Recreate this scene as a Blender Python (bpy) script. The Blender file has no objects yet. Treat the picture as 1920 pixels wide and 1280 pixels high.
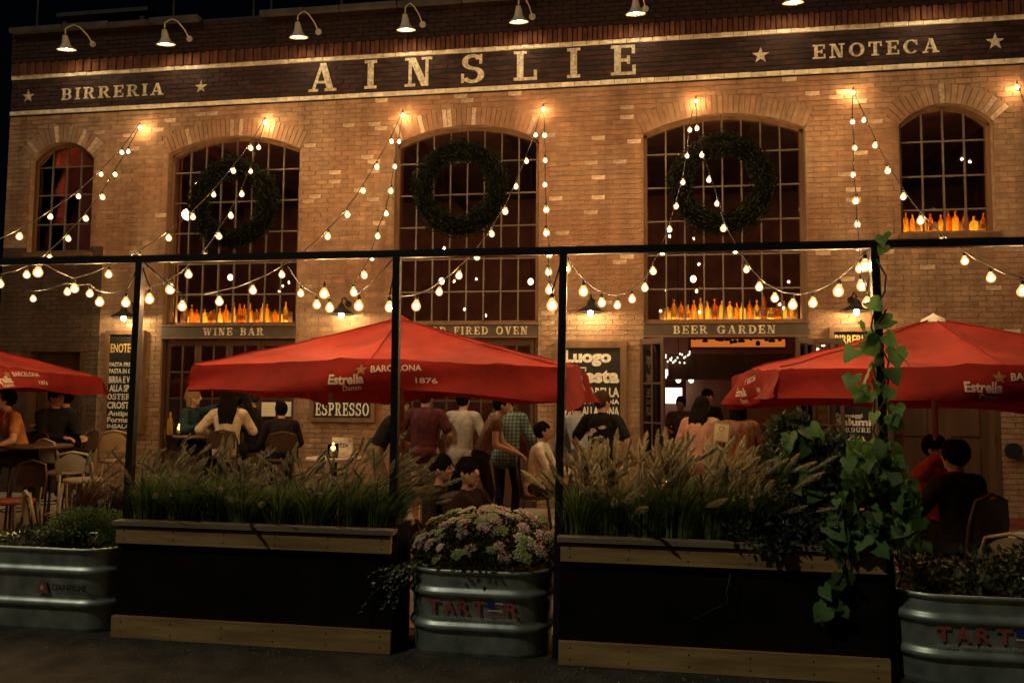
import bpy, bmesh, math, random
from mathutils import Vector, Matrix, Euler
random.seed(7)
R = math.radians
SC = bpy.context.scene
COL = SC.collection

# ------------------------------------------------------------------ camera, sky, moonlight, exposure
F, PHI, TH, RO, CZ = 1500.0, R(9.1), R(3.9), R(0.5), 1.65
_f = Vector((-math.sin(PHI)*math.cos(TH), math.cos(PHI)*math.cos(TH), math.sin(TH)))
_r0 = Vector((math.cos(PHI), math.sin(PHI), 0)); _u0 = _r0.cross(_f)
_r = _r0*math.cos(RO) + _u0*math.sin(RO); _u = -_r0*math.sin(RO) + _u0*math.cos(RO)
cd = bpy.data.cameras.new('camera'); cam = bpy.data.objects.new('camera', cd); COL.objects.link(cam)
cd.sensor_width = 36; cd.sensor_fit = 'HORIZONTAL'; cd.lens = 36*F/1920; cd.clip_end = 2000
cam.matrix_world = Matrix(((_r.x, _u.x, -_f.x, 0), (_r.y, _u.y, -_f.y, 0), (_r.z, _u.z, -_f.z, CZ), (0, 0, 0, 1)))
SC.camera = cam
w = bpy.data.worlds.new('World'); SC.world = w; w.use_nodes = True
SUN_EL, SUN_AZ = 48, 222          # street-side light: high, from behind the camera and to its left
sky = w.node_tree.nodes.new('ShaderNodeTexSky'); sky.sky_type = 'NISHITA'; sky.sun_disc = False
sky.sun_elevation = R(SUN_EL); sky.sun_rotation = R(SUN_AZ)
bg = w.node_tree.nodes['Background']; bg.inputs[1].default_value = 0.0003
w.node_tree.links.new(sky.outputs[0], bg.inputs[0])
sl = bpy.data.lights.new('sun', 'SUN'); sun = bpy.data.objects.new('sun', sl); COL.objects.link(sun)
sl.energy = 0.50; sl.angle = R(0.5); sl.color = (1.0, 0.90, 0.66)
_sd = Vector((math.sin(R(SUN_AZ))*math.cos(R(SUN_EL)), math.cos(R(SUN_AZ))*math.cos(R(SUN_EL)), math.sin(R(SUN_EL))))
sun.rotation_euler = _sd.to_track_quat('Z', 'Y').to_euler()
vs = SC.view_settings; vs.view_transform = 'Standard'; vs.look = 'None'; vs.exposure = 0.0; vs.gamma = 1.0; vs.use_curve_mapping = False
cy = SC.cycles; cy.use_denoising = True; cy.max_bounces = 6; cy.diffuse_bounces = 3; cy.glossy_bounces = 3
cy.transmission_bounces = 4; cy.transparent_max_bounces = 16; cy.caustics_reflective = False; cy.caustics_refractive = False
cy.sample_clamp_indirect = 2.0; cy.use_light_tree = True

# ------------------------------------------------------------------ helpers
def at(px, py, Y):
    d = _f + _r*((px-960)/F) - _u*((py-640)/F); t = Y/d.y
    return Vector((d.x*t, Y, CZ + d.z*t))
def gx(px, Y, py=742): return at(px, py, Y).x

def pm(name, col, rough=.7, metal=0, var=.12, scale=6, bump=0, bscale=60, rnd=0, attr=None, trans=0, spec=.4, stretch=None, col2=None, streak=0):
    """procedural principled material: base colour broken up by noise, optional per-object / per-piece variation"""
    m = bpy.data.materials.new(name); m.use_nodes = True; nt = m.node_tree; N = nt.nodes; L = nt.links
    b = N['Principled BSDF']; b.inputs['Roughness'].default_value = rough; b.inputs['Metallic'].default_value = metal
    b.inputs['Specular IOR Level'].default_value = spec
    tc = N.new('ShaderNodeTexCoord'); mp = N.new('ShaderNodeMapping'); L.new(tc.outputs['Object'], mp.inputs[0])
    if stretch: mp.inputs['Scale'].default_value = stretch
    nz = N.new('ShaderNodeTexNoise'); nz.inputs['Scale'].default_value = scale; nz.inputs['Detail'].default_value = 5
    L.new(mp.outputs[0], nz.inputs[0])
    mr = N.new('ShaderNodeMapRange'); mr.inputs[1].default_value = .25; mr.inputs[2].default_value = .75
    mr.inputs[3].default_value = 1-var*1.6; mr.inputs[4].default_value = 1+var*1.6; L.new(nz.outputs[0], mr.inputs[0])
    fac = mr.outputs[0]
    if rnd:
        oi = N.new('ShaderNodeObjectInfo'); m2 = N.new('ShaderNodeMapRange'); m2.inputs[3].default_value = 1-rnd; m2.inputs[4].default_value = 1+rnd
        L.new(oi.outputs['Random'], m2.inputs[0]); mm = N.new('ShaderNodeMath'); mm.operation = 'MULTIPLY'
        L.new(fac, mm.inputs[0]); L.new(m2.outputs[0], mm.inputs[1]); fac = mm.outputs[0]
    if attr:
        at_ = N.new('ShaderNodeAttribute'); at_.attribute_name = attr; mm = N.new('ShaderNodeMath'); mm.operation = 'MULTIPLY'
        L.new(fac, mm.inputs[0]); L.new(at_.outputs['Fac'], mm.inputs[1]); fac = mm.outputs[0]
    if streak:                                          # rain streaks and soot, in world space
        gs = N.new('ShaderNodeNewGeometry'); ms = N.new('ShaderNodeMapping'); ms.inputs['Scale'].default_value = (2.6, 2.6, .32); L.new(gs.outputs['Position'], ms.inputs[0])
        ns = N.new('ShaderNodeTexNoise'); ns.inputs['Scale'].default_value = 1.0; ns.inputs['Detail'].default_value = 6; ns.inputs['Roughness'].default_value = .65; L.new(ms.outputs[0], ns.inputs[0])
        rs = N.new('ShaderNodeMapRange'); rs.inputs[1].default_value = .35; rs.inputs[2].default_value = .65; rs.inputs[3].default_value = 1-streak; rs.inputs[4].default_value = 1+streak*.35; L.new(ns.outputs[0], rs.inputs[0])
        mm = N.new('ShaderNodeMath'); mm.operation = 'MULTIPLY'; L.new(fac, mm.inputs[0]); L.new(rs.outputs[0], mm.inputs[1]); fac = mm.outputs[0]
    vm = N.new('ShaderNodeVectorMath'); vm.operation = 'SCALE'; vm.inputs[0].default_value = col[:3]
    if col2:
        ge = N.new('ShaderNodeNewGeometry'); n2 = N.new('ShaderNodeTexNoise'); n2.inputs['Scale'].default_value = .9; n2.inputs['Detail'].default_value = 4; L.new(ge.outputs['Position'], n2.inputs[0])
        r2 = N.new('ShaderNodeMapRange'); r2.inputs[1].default_value = .4; r2.inputs[2].default_value = .62; L.new(n2.outputs[0], r2.inputs[0])
        mc = N.new('ShaderNodeMix'); mc.data_type = 'RGBA'; mc.inputs[6].default_value = (*col, 1); mc.inputs[7].default_value = (*col2, 1); L.new(r2.outputs[0], mc.inputs[0]); L.new(mc.outputs[2], vm.inputs[0])
    L.new(fac, vm.inputs['Scale']); L.new(vm.outputs[0], b.inputs['Base Color'])
    if bump:
        nb = N.new('ShaderNodeTexNoise'); nb.inputs['Scale'].default_value = bscale; nb.inputs['Detail'].default_value = 3
        L.new(mp.outputs[0], nb.inputs[0]); bp = N.new('ShaderNodeBump'); bp.inputs['Strength'].default_value = bump
        bp.inputs['Distance'].default_value = .02; L.new(nb.outputs[0], bp.inputs['Height']); L.new(bp.outputs[0], b.inputs['Normal'])
    if trans:
        tr = N.new('ShaderNodeBsdfTranslucent'); L.new(vm.outputs[0], tr.inputs[0]); mx = N.new('ShaderNodeMixShader'); mx.inputs[0].default_value = trans
        L.new(b.outputs[0], mx.inputs[1]); L.new(tr.outputs[0], mx.inputs[2]); L.new(mx.outputs[0], N['Material Output'].inputs[0])
    return m
def em(name, col, s):
    m = bpy.data.materials.new(name); m.use_nodes = True; nt = m.node_tree; nt.nodes.remove(nt.nodes['Principled BSDF'])
    e = nt.nodes.new('ShaderNodeEmission'); e.inputs[0].default_value = (*col, 1); e.inputs[1].default_value = s
    nt.links.new(e.outputs[0], nt.nodes['Material Output'].inputs[0]); return m
def glass(name, tint, gloss_rough=.02, ior=1.5, boost=1.0):
    m = bpy.data.materials.new(name); m.use_nodes = True; nt = m.node_tree; N = nt.nodes; L = nt.links; N.remove(N['Principled BSDF'])
    t = N.new('ShaderNodeBsdfTransparent'); t.inputs[0].default_value = (*tint, 1); g = N.new('ShaderNodeBsdfGlossy'); g.inputs['Roughness'].default_value = gloss_rough
    fr = N.new('ShaderNodeFresnel'); fr.inputs[0].default_value = ior; mu = N.new('ShaderNodeMath'); mu.operation = 'MULTIPLY'; mu.inputs[1].default_value = boost; mu.use_clamp = True
    mx = N.new('ShaderNodeMixShader'); L.new(fr.outputs[0], mu.inputs[0]); L.new(mu.outputs[0], mx.inputs[0]); L.new(t.outputs[0], mx.inputs[1]); L.new(g.outputs[0], mx.inputs[2])
    L.new(mx.outputs[0], N['Material Output'].inputs[0]); return m

def wloc(o):
    v = Vector((0, 0, 0))
    while o is not None: v += o.location; o = o.parent
    return v
class MB:
    """collects shapes, then links them as ONE mesh object"""
    def __init__(s): s.v = []; s.f = []; s.m = []; s.a = []; s.val = 1.0; s.mi = 0
    def add(s, vs_, fs_):
        k = len(s.v); s.v += [tuple(p) for p in vs_]
        for q in fs_: s.f.append(tuple(k+i for i in q)); s.m.append(s.mi); s.a.append(s.val)
        return s
    def box(s, x0, x1, y0, y1, z0, z1, back=True):
        f = [(0, 1, 5, 4), (1, 3, 7, 5), (3, 2, 6, 7) if back else None, (2, 0, 4, 6), (4, 5, 7, 6), (1, 0, 2, 3)]
        return s.add([(x, y, z) for z in (z0, z1) for y in (y0, y1) for x in (x0, x1)], [q for q in f if q])
    def bar(s, p, q, w, h, up=(0, 0, 1)):
        p = Vector(p); q = Vector(q); d = (q-p).normalized(); a = d.cross(Vector(up))
        if a.length < 1e-4: a = d.cross(Vector((0, 1, 0)))
        a.normalize(); b = a.cross(d)
        c = [(-1, -1), (1, -1), (1, 1), (-1, 1)]
        return s.add([e + a*(i*w/2) + b*(j*h/2) for e in (p, q) for i, j in c], [(0, 1, 5, 4), (1, 2, 6, 5), (2, 3, 7, 6), (3, 0, 4, 7), (3, 2, 1, 0), (4, 5, 6, 7)])
    def tube(s, pts, rad, n=8, cap=True):
        pts = [Vector(p) for p in pts]; rads = rad if isinstance(rad, (list, tuple)) else [rad]*len(pts)
        vs_, fs_ = [], []; prev = None
        for i, p in enumerate(pts):
            d = (pts[min(i+1, len(pts)-1)] - pts[max(i-1, 0)]).normalized()
            if prev is None: a = d.orthogonal().normalized()
            else:
                a = prev - d*prev.dot(d); a = a.normalized() if a.length > 1e-5 else d.orthogonal().normalized()
            prev = a; b = d.cross(a)
            for k in range(n):
                t = 2*math.pi*k/n; vs_.append(p + (a*math.cos(t) + b*math.sin(t))*rads[i])
            if i:
                for k in range(n): k2 = (k+1) % n; fs_.append(((i-1)*n+k, (i-1)*n+k2, i*n+k2, i*n+k))
        if cap: fs_ += [tuple(range(n-1, -1, -1)), tuple((len(pts)-1)*n+k for k in range(n))]
        return s.add(vs_, fs_)
    def lathe(s, prof, c=(0, 0, 0), n=16, sx=1, sy=1):
        vs_ = [(c[0]+r*sx*math.cos(2*math.pi*k/n), c[1]+r*sy*math.sin(2*math.pi*k/n), c[2]+z) for r, z in prof for k in range(n)]
        fs_ = [(i*n+k, i*n+(k+1) % n, (i+1)*n+(k+1) % n, (i+1)*n+k) for i in range(len(prof)-1) for k in range(n)]
        return s.add(vs_, fs_)
    def ell(s, c, r, n=12, m=8, rot=None):
        pr_ = [(max(math.sin(math.pi*i/m), 1e-3), -math.cos(math.pi*i/m)) for i in range(m+1)]
        M = rot or Matrix.Identity(3); c = Vector(c)
        vs_ = [c + M @ Vector((q*math.cos(2*math.pi*k/n)*r[0], q*math.sin(2*math.pi*k/n)*r[1], z*r[2])) for q, z in pr_ for k in range(n)]
        fs_ = [(i*n+k, i*n+(k+1) % n, (i+1)*n+(k+1) % n, (i+1)*n+k) for i in range(m) for k in range(n)]
        fs_ += [tuple(range(n-1, -1, -1)), tuple(m*n+k for k in range(n))]
        return s.add(vs_, fs_)
    def mesh(s, name, mats, smooth=False, off=None):
        me = bpy.data.meshes.new(name)
        me.from_pydata([(v[0]-off.x, v[1]-off.y, v[2]-off.z) for v in s.v] if off else s.v, [], s.f)
        for m in (mats if isinstance(mats, (list, tuple)) else [mats]): me.materials.append(m)
        if any(s.m): me.polygons.foreach_set('material_index', s.m)
        if any(x != 1.0 for x in s.a):
            A = me.attributes.new('val', 'FLOAT', 'FACE'); A.data.foreach_set('value', s.a)
        if smooth: me.polygons.foreach_set('use_smooth', [True]*len(me.polygons))
        me.update(); return me
    def build(s, name, mats, parent=None, smooth=False, local=False, loc=None):
        """vertices are world coordinates (unless local): shifted to the parent's / the given origin"""
        base = Vector(loc) if loc is not None else (wloc(parent) if parent else Vector((0, 0, 0)))
        me = s.mesh(name, mats, smooth, None if local else base)
        o = bpy.data.objects.new(name, me); COL.objects.link(o)
        if parent: o.parent = parent; o.location = (base - wloc(parent)) if loc is not None and not local else (loc or (0, 0, 0))
        elif loc is not None: o.location = base
        return o
def inst(name, me, parent=None, loc=(0, 0, 0), rot=(0, 0, 0), scale=1, local=False):
    o = bpy.data.objects.new(name, me); COL.objects.link(o); loc = Vector(loc)
    if parent: o.parent = parent; loc = loc if local else loc - wloc(parent)
    o.location = loc; o.rotation_euler = rot; o.scale = (scale,)*3 if isinstance(scale, (int, float)) else scale
    return o
def tag(o, label=None, cat=None, group=None, kind=None):
    for k, v in (('label', label), ('category', cat), ('group', group), ('kind', kind)):
        if v: o[k] = v
    return o
def thing(name, label, cat, loc=(0, 0, 0), rz=0, group=None):
    o = bpy.data.objects.new(name, None); COL.objects.link(o); o.location = loc; o.rotation_euler = (0, 0, rz); o.empty_display_size = .2
    return tag(o, label, cat, group)
def curve_text(body, size, bold=0.0, extrude=0.0, align='LEFT', squeeze=1.0):
    """built-in typeface -> list of (verts2d, faces) in the plane, x right, y up"""
    c = bpy.data.curves.new('t', 'FONT'); c.body = body; c.size = size; c.offset = bold; c.align_x = align; c.resolution_u = 3
    o = bpy.data.objects.new('t', c); COL.objects.link(o); dg = bpy.context.evaluated_depsgraph_get(); dg.update()
    me = bpy.data.meshes.new_from_object(o.evaluated_get(dg)); bpy.data.objects.remove(o); bpy.data.curves.remove(c)
    v = [(p.co.x*squeeze, p.co.y) for p in me.vertices]; f = [tuple(q.vertices) for q in me.polygons]; bpy.data.meshes.remove(me)
    return v, f
def fit_text(body, width, height, bold=0.0):
    """text scaled to a width and a cap height, origin at its lower left"""
    v, f = curve_text(body, 1.0, bold)
    if not v: return v, f
    x0 = min(p[0] for p in v); x1 = max(p[0] for p in v); y1 = max(p[1] for p in v)
    y0 = 0 if any(ch.islower() for ch in body) else min(p[1] for p in v)
    if any(ch.islower() for ch in body): y1 = .7
    return [((p[0]-x0)/(x1-x0)*width, (p[1]-y0)/(y1-y0)*height) for p in v], f

# slab-serif capitals built from strokes (unit height)
def _r4(x0, y0, x1, y1): return [(x0, y0), (x1, y0), (x1, y1), (x0, y1)]
def _ring(cx, cy, ox, oy, ix, iy, a0, a1, n=14):
    out = []
    for i in range(n):
        a, b = R(a0+(a1-a0)*i/n), R(a0+(a1-a0)*(i+1)/n)
        out.append([(cx+ix*math.cos(a), cy+iy*math.sin(a)), (cx+ox*math.cos(a), cy+oy*math.sin(a)), (cx+ox*math.cos(b), cy+oy*math.sin(b)), (cx+ix*math.cos(b), cy+iy*math.sin(b))])
    return out
_st = lambda x=.1: [_r4(x, 0, x+.2, 1)]
GL = {
 'I': (.4, _st()+[_r4(0, 0, .4, .1), _r4(0, .9, .4, 1)]),
 'L': (.72, _st()+[_r4(0, .9, .4, 1), _r4(0, 0, .72, .1), _r4(.62, .1, .72, .34)]),
 'E': (.74, _st()+[_r4(0, .9, .72, 1), _r4(0, 0, .74, .1), _r4(.3, .45, .5, .55), _r4(.48, .36, .57, .64), _r4(.64, .1, .74, .32), _r4(.62, .7, .72, .9)]),
 'F': (.7, _st()+[_r4(0, .9, .7, 1), _r4(0, 0, .42, .1), _r4(.3, .43, .5, .53), _r4(.48, .34, .57, .62), _r4(.61, .68, .7, .9)]),
 'T': (.76, _st(.28)+[_r4(.16, 0, .6, .1), _r4(0, .9, .76, 1), _r4(0, .66, .1, .9), _r4(.66, .66, .76, .9)]),
 'N': (.88, [_r4(.12, 0, .22, 1), _r4(.66, 0, .76, 1), [(.12, 1), (.54, 0), (.76, 0), (.34, 1)], _r4(0, 0, .34, .09), _r4(0, .91, .3, 1), _r4(.54, .91, .88, 1)]),
 'A': (.94, [[(.1, .05), (.2, .05), (.5, 1), (.4, 1)], [(.62, .05), (.84, .05), (.57, 1), (.36, 1)], _r4(.24, .28, .68, .37), _r4(0, 0, .32, .09), _r4(.54, 0, .94, .09)]),
 'S': (.74, _ring(.36, .735, .33, .265, .14, .155, 25, 272)+_ring(.37, .28, .37, .28, .17, .17, -155, 92)+[_r4(.58, .66, .67, .98), _r4(.01, .02, .1, .34)]),
 'O': (.9, _ring(.45, .5, .45, .5, .24, .4, 0, 360, 20)),
 'C': (.84, _ring(.45, .5, .45, .5, .24, .4, 38, 318, 18)+[_r4(.7, .62, .79, .96)]),
 'G': (.92, _ring(.45, .5, .45, .5, .24, .4, 40, 330, 18)+[_r4(.62, .06, .8, .42), _r4(.5, .38, .92, .47), _r4(.7, .66, .79, .96)]),
 'D': (.84, _st()+[_r4(0, 0, .36, .1), _r4(0, .9, .36, 1)]+_ring(.34, .5, .5, .5, .28, .4, -90, 90)),
 'B': (.78, _st()+[_r4(0, .9, .42, 1), _r4(.3, .45, .42, .54), _r4(0, 0, .42, .1)]+_ring(.42, .72, .29, .28, .11, .18, -90, 90)+_ring(.42, .27, .35, .27, .15, .17, -90, 90)),
 'P': (.76, _st()+[_r4(0, .9, .42, 1), _r4(.3, .42, .42, .52), _r4(0, 0, .42, .1)]+_ring(.42, .71, .33, .29, .13, .19, -90, 90)),
 'R': (.88, _st()+[_r4(0, .9, .42, 1), _r4(.3, .45, .42, .54), _r4(0, 0, .4, .1)]+_ring(.42, .725, .32, .275, .12, .18, -90, 90)+[[(.36, .5), (.62, 0), (.82, 0), (.56, .5)], _r4(.6, 0, .9, .09)]),
 'U': (.9, [_r4(.1, .3, .3, 1), _r4(.66, .3, .76, 1), _r4(0, .91, .4, 1), _r4(.54, .91, .88, 1)]+_ring(.43, .33, .33, .33, .13, .22, 180, 360)),
 'V': (.84, [[(.1, 1), (.34, 0), (.5, 0), (.32, 1)], [(.42, 0), (.52, 0), (.74, 1), (.64, 1)], _r4(0, .91, .42, 1), _r4(.54, .91, .84, 1)]),
 'W': (1.22, [[(.08, 1), (.28, 0), (.44, 0), (.28, 1)], [(.36, 0), (.45, 0), (.64, 1), (.55, 1)], [(.5, 1), (.7, 0), (.86, 0), (.7, 1)], [(.78, 0), (.87, 0), (1.1, 1), (1.0, 1)], _r4(0, .91, .4, 1), _r4(.46, .91, .78, 1), _r4(.92, .91, 1.22, 1)]),
}
def slab(text, X0, X1, Y, Z0, h, mat, parent, name='letter', gap=.3, step=.0006, rise=0, space=.62):
    """one raised painted letter per object, in the plane y = Y facing the street"""
    adv = [GL[c][0] if c != ' ' else space for c in text]; tot = sum(adv)+gap*(len(text)-1); k = (X1-X0)/tot; x = X0
    for c, a in zip(text, adv):
        if c != ' ':
            b = MB(); i = 0
            for poly in GL[c][1]:
                i += 1; yy = Y - .004 - step*(i % 9)
                n = len(poly); P = [(x+p[0]*k, yy, Z0+p[1]*h) for p in poly] + [(x+p[0]*k, Y+.001, Z0+p[1]*h) for p in poly]
                b.add(P, [tuple(range(n))] + [((j+1) % n, j, j+n, (j+1) % n+n) for j in range(n)])
            b.build(name, mat, parent)
        x += (a+gap)*k
def star(X, Y, Z, r, mat, parent):
    b = MB(); P = []
    for i in range(10):
        q = r if i % 2 == 0 else r*.4; t = R(90+36*i); P.append((X+q*math.cos(t), Y-.005, Z+q*math.sin(t)))
    k = [(p[0], Y+.001, p[2]) for p in P]
    b.add(P+k+[(X, Y-.012, Z)], [(20, i, (i+1) % 10) for i in range(10)]+[((i+1) % 10, i, i+10, (i+1) % 10+10) for i in range(10)])
    return b.build('star', mat, parent)
def line_text(body, X0, X1, Y, Z0, h, mat, parent, bold=.02, name='lettering', shear=0.0):
    v, f = fit_text(body, X1-X0, h, bold)
    b = MB(); b.add([(X0+p[0]+shear*p[1], Y-.004, Z0+p[1]+ (p[0]*0)) for p in v], f); return b.build(name, mat, parent)

# ------------------------------------------------------------------ materials
M = {}
M['brick'] = pm('brick', (.42, .275, .165), .85, var=.15, scale=9, bump=.5, bscale=70, attr='val', col2=(.35, .19, .105), streak=.32)
M['brick_one'] = pm('brick_single', (.42, .275, .165), .85, var=.15, scale=9, bump=.5, bscale=70, rnd=.10, col2=(.35, .19, .105), streak=.32)
M['brick_pale'] = pm('brick_pale', (.60, .45, .31), .85, var=.28, scale=22, bump=.4, rnd=.25, streak=.2)
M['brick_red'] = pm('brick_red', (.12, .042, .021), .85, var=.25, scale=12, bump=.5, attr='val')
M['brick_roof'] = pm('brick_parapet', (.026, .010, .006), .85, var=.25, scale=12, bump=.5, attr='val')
M['mortar'] = pm('mortar', (.35, .23, .14), .95, var=.2, scale=12, bump=.4, streak=.32)
M['band'] = pm('band_paint', (.034, .013, .008), .75, var=.35, scale=10, bump=.5, bscale=70, attr='val')
M['white_brick'] = pm('white_brick', (.80, .74, .58), .8, var=.2, scale=10, bump=.4, rnd=.15)
M['cream'] = pm('cream_letter', (.72, .64, .46), .85, var=.34, scale=26, bump=.4, streak=.3)
M['gold'] = pm('gold_letter', (.70, .52, .16), .7, var=.2, scale=16)
M['wood_dark'] = pm('dark_wood', (.075, .036, .018), .6, var=.25, scale=7, bump=.2, stretch=(1, 1, .15))
M['wood_mid'] = pm('brown_wood', (.17, .095, .045), .6, var=.25, scale=7, bump=.2, stretch=(1, 1, .15))
M['muntin'] = pm('muntin', (.17, .14, .11), .6, var=.15)
M['lintel'] = pm('lintel_paint', (.075, .055, .038), .6, var=.2, scale=5)
M['black'] = pm('black_paint', (.012, .011, .010), .55, var=.3, scale=9, bump=.1)
M['chalk'] = pm('sign_black', (.016, .014, .011), .7, var=.3, scale=6)
M['white'] = pm('white_letter', (.80, .76, .64), .8, var=.15, scale=20)
M['enamel'] = pm('enamel', (.55, .52, .44), .35, var=.06)
M['iron'] = pm('dark_iron', (.03, .028, .025), .5, metal=.6)
M['coping'] = pm('coping_stone', (.075, .07, .065), .85, var=.25, scale=5, bump=.3)
M['plaster'] = pm('interior_plaster', (.28, .15, .11), .9, var=.2, scale=3)
M['ceil'] = pm('interior_ceiling', (.22, .12, .09), .9, var=.2, scale=3)
M['pane'] = glass('window_glass', (.90, .90, .88), .012, 1.5, 2.6)
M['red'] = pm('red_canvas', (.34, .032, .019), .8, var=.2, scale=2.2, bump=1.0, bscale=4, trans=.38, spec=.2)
M['redval'] = pm('red_valance_shaded', (.20, .012, .008), .8, var=.2, scale=3, bump=1.0, bscale=6, trans=.25, spec=.2)  # canopy cloth darkened: shade on the hanging sides put into the colour
M['print'] = pm('white_print', (.48, .38, .33), .8, var=.1)
M['goldprint'] = pm('gold_print', (.22, .10, .03), .7, var=.1)
M['pine'] = pm('pine_board', (.42, .275, .105), .7, var=.30, scale=6, bump=.12, stretch=(.25, 3, 3))
M['pine_grey'] = pm('weathered_pine', (.26, .20, .12), .75, var=.25, scale=6, bump=.15, stretch=(.25, 3, 3))
M['blackboard'] = pm('black_panel', (.0075, .006, .006), .85, spec=.15, var=.55, scale=4, bump=.1)
M['post'] = pm('black_post', (.014, .012, .011), .5, var=.3, scale=10, bump=.15)
M['zinc'] = pm('galvanised_steel', (.42, .49, .44), .42, metal=.65, var=.28, scale=7, bump=.05, bscale=14)
M['zincred'] = pm('red_decal', (.36, .10, .085), .5)
M['zincblk'] = pm('black_decal', (.02, .02, .02), .5)
M['zincblue'] = pm('blue_decal', (.03, .04, .25), .5)
M['zincwht'] = pm('white_decal', (.6, .6, .56), .5)
M['soil'] = pm('soil', (.03, .02, .012), .95, var=.4, scale=25, bump=1, bscale=60)
M['asphalt'] = pm('asphalt', (.060, .056, .044), .9, var=.38, scale=5, bump=1.0, bscale=45, col2=(.042, .038, .030))
M['paving'] = pm('concrete_paving', (.30, .25, .18), .85, var=.2, scale=1.3, bump=.3, bscale=60)
M['socket'] = pm('bulb_socket', (.015, .013, .011), .5)
M['wire'] = pm('black_wire', (.02, .017, .013), .6)
M['bulb'] = em('bulb_filament', (1.0, .61, .30), 850)
def _envelope():
    m = bpy.data.materials.new('bulb_glass'); m.use_nodes = True; nt = m.node_tree; N = nt.nodes; L = nt.links; N.remove(N['Principled BSDF'])
    t = N.new('ShaderNodeBsdfTransparent'); t.inputs[0].default_value = (1, .93, .8, 1); e = N.new('ShaderNodeEmission'); e.inputs[0].default_value = (1, .52, .17, 1); e.inputs[1].default_value = 3.4
    mx = N.new('ShaderNodeMixShader'); mx.inputs[0].default_value = .26; L.new(t.outputs[0], mx.inputs[1]); L.new(e.outputs[0], mx.inputs[2]); L.new(mx.outputs[0], N['Material Output'].inputs[0]); return m
M['bulbglass'] = _envelope()
M['lampglow'] = em('lamp_glow', (1.0, .74, .42), 150)
M['sconceglow'] = em('sconce_glow', (1.0, .68, .32), 420)
M['flame'] = em('candle_flame', (1.0, .50, .12), 9)
M['redglow'] = em('red_tube', (1.0, .16, .05), 42)
M['orangeglow'] = em('orange_cove', (1.0, .24, .035), .55)
M['kitchen'] = em('kitchen_light', (1.0, .90, .72), 2.2)
M['strip'] = em('shelf_strip', (1.0, .60, .18), 45)
# ------------------------------------------------------------------ the setting
D = 11.8            # facade plane
XL, XR = -10.57, 7.2
g = MB().box(-400, 400, -200, 600, -.3, 0).build('street', M['asphalt']); tag(g, kind='structure')
g = MB().box(-14, 9, 5.62, 11.84, .0, .006).build('patio_pavement', M['paving']); tag(g, kind='structure')

bld = thing('brick_building', 'long tan brick restaurant building with arched windows and painted name band', 'building', (-2, D, 0))
# openings: centre x, half width, sill z, spring z, top z (None: square head)
WIN = [(-9.54, .585, 3.96, 5.53, 5.83), (-6.465, 1.135, 0, 5.55, 5.80), (-2.63, 1.13, 0, 5.55, 5.80), (1.205, 1.145, 0, 5.55, 5.80), (4.24, .615, 3.96, 5.52, 5.80)]
SQ = [(-9.5, .5, 0, 2.33), (4.1, .68, 0, 2.3)]
RING = .29
def arc(wn):
    x, h, z0, zs, zt = wn; r = (h*h+(zt-zs)**2)/(2*(zt-zs)); return r, zt-r, math.asin(h/r)
def hole(zm):
    out = []
    for wn in WIN:
        x, h, z0, zs, zt = wn; r, zc, a0 = arc(wn); ro = r+RING
        if zm < z0: continue
        if zm <= zs: hw = h
        elif zm <= zc+ro*math.cos(a0): hw = (zm-zc)*math.tan(a0)
        elif zm < zc+ro: hw = math.sqrt(ro*ro-(zm-zc)**2)
        else: continue
        out.append((x-hw, x+hw))
    for x, h, z0, z1 in SQ:
        if z0 <= zm < z1: out.append((x-h, x+h))
    return out
def spans(zm):
    iv = [(XL, XR)]
    for a, b in hole(zm):
        nv = []
        for p, q in iv:
            if b <= p or a >= q: nv.append((p, q)); continue
            if a > p: nv.append((p, a))
            if b < q: nv.append((b, q))
        iv = nv
    return iv
CH, BL, JT = .075, .212, .011
rnd = random.Random(3)
cand = []; mort = MB(); mort_d = MB()
nC = int(6.32/CH)
for i in range(nC):
    z0 = i*CH; zm = z0+CH/2
    for p, q in spans(zm):
        XD = -8.72                                      # the lower left bay is coloured darker
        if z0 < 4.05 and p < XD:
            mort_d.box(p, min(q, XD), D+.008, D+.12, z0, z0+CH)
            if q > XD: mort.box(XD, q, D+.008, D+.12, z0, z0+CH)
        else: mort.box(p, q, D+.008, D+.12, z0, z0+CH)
        x = XL - (BL/2 if i % 2 else 0) - .0
        while x < q:
            a, b = max(x, p), min(x+BL, q)
            for a, b in ([(a, XD), (XD, b)] if z0 < 4.05 and a < XD < b else [(a, b)]):
                if b-a > .03: cand.append((a+JT/2, b-JT/2, z0+JT/2, z0+CH-JT/2))
            x += BL
vis = [c for c in cand if c[0] > -10.3 and (c[0] > -8.7 or c[2] > 4.1) and c[1] < 5.25 and c[2] > 2.55 and c[1]-c[0] > .19]
pale = rnd.sample(vis, 72)
near = sorted([c for c in vis if c not in pale], key=lambda c: ((c[0])**2+(c[2]-1.65)**2))[:225]
single = set(pale) | set(near)
fld = MB()
for c in cand:
    if c in single: continue
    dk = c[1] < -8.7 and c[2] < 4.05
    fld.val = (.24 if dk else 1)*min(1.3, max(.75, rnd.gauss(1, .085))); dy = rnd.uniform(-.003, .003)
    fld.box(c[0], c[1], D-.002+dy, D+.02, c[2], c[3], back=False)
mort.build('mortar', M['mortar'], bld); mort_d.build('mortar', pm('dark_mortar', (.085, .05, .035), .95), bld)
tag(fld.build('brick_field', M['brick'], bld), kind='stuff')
sbm = MB().box(-(BL-JT)/2, (BL-JT)/2, -.003, .02, -(CH-JT)/2, (CH-JT)/2, back=False)
m_one = sbm.mesh('brick', M['brick_one']); m_pale = sbm.mesh('brick', M['brick_pale'])
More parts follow.
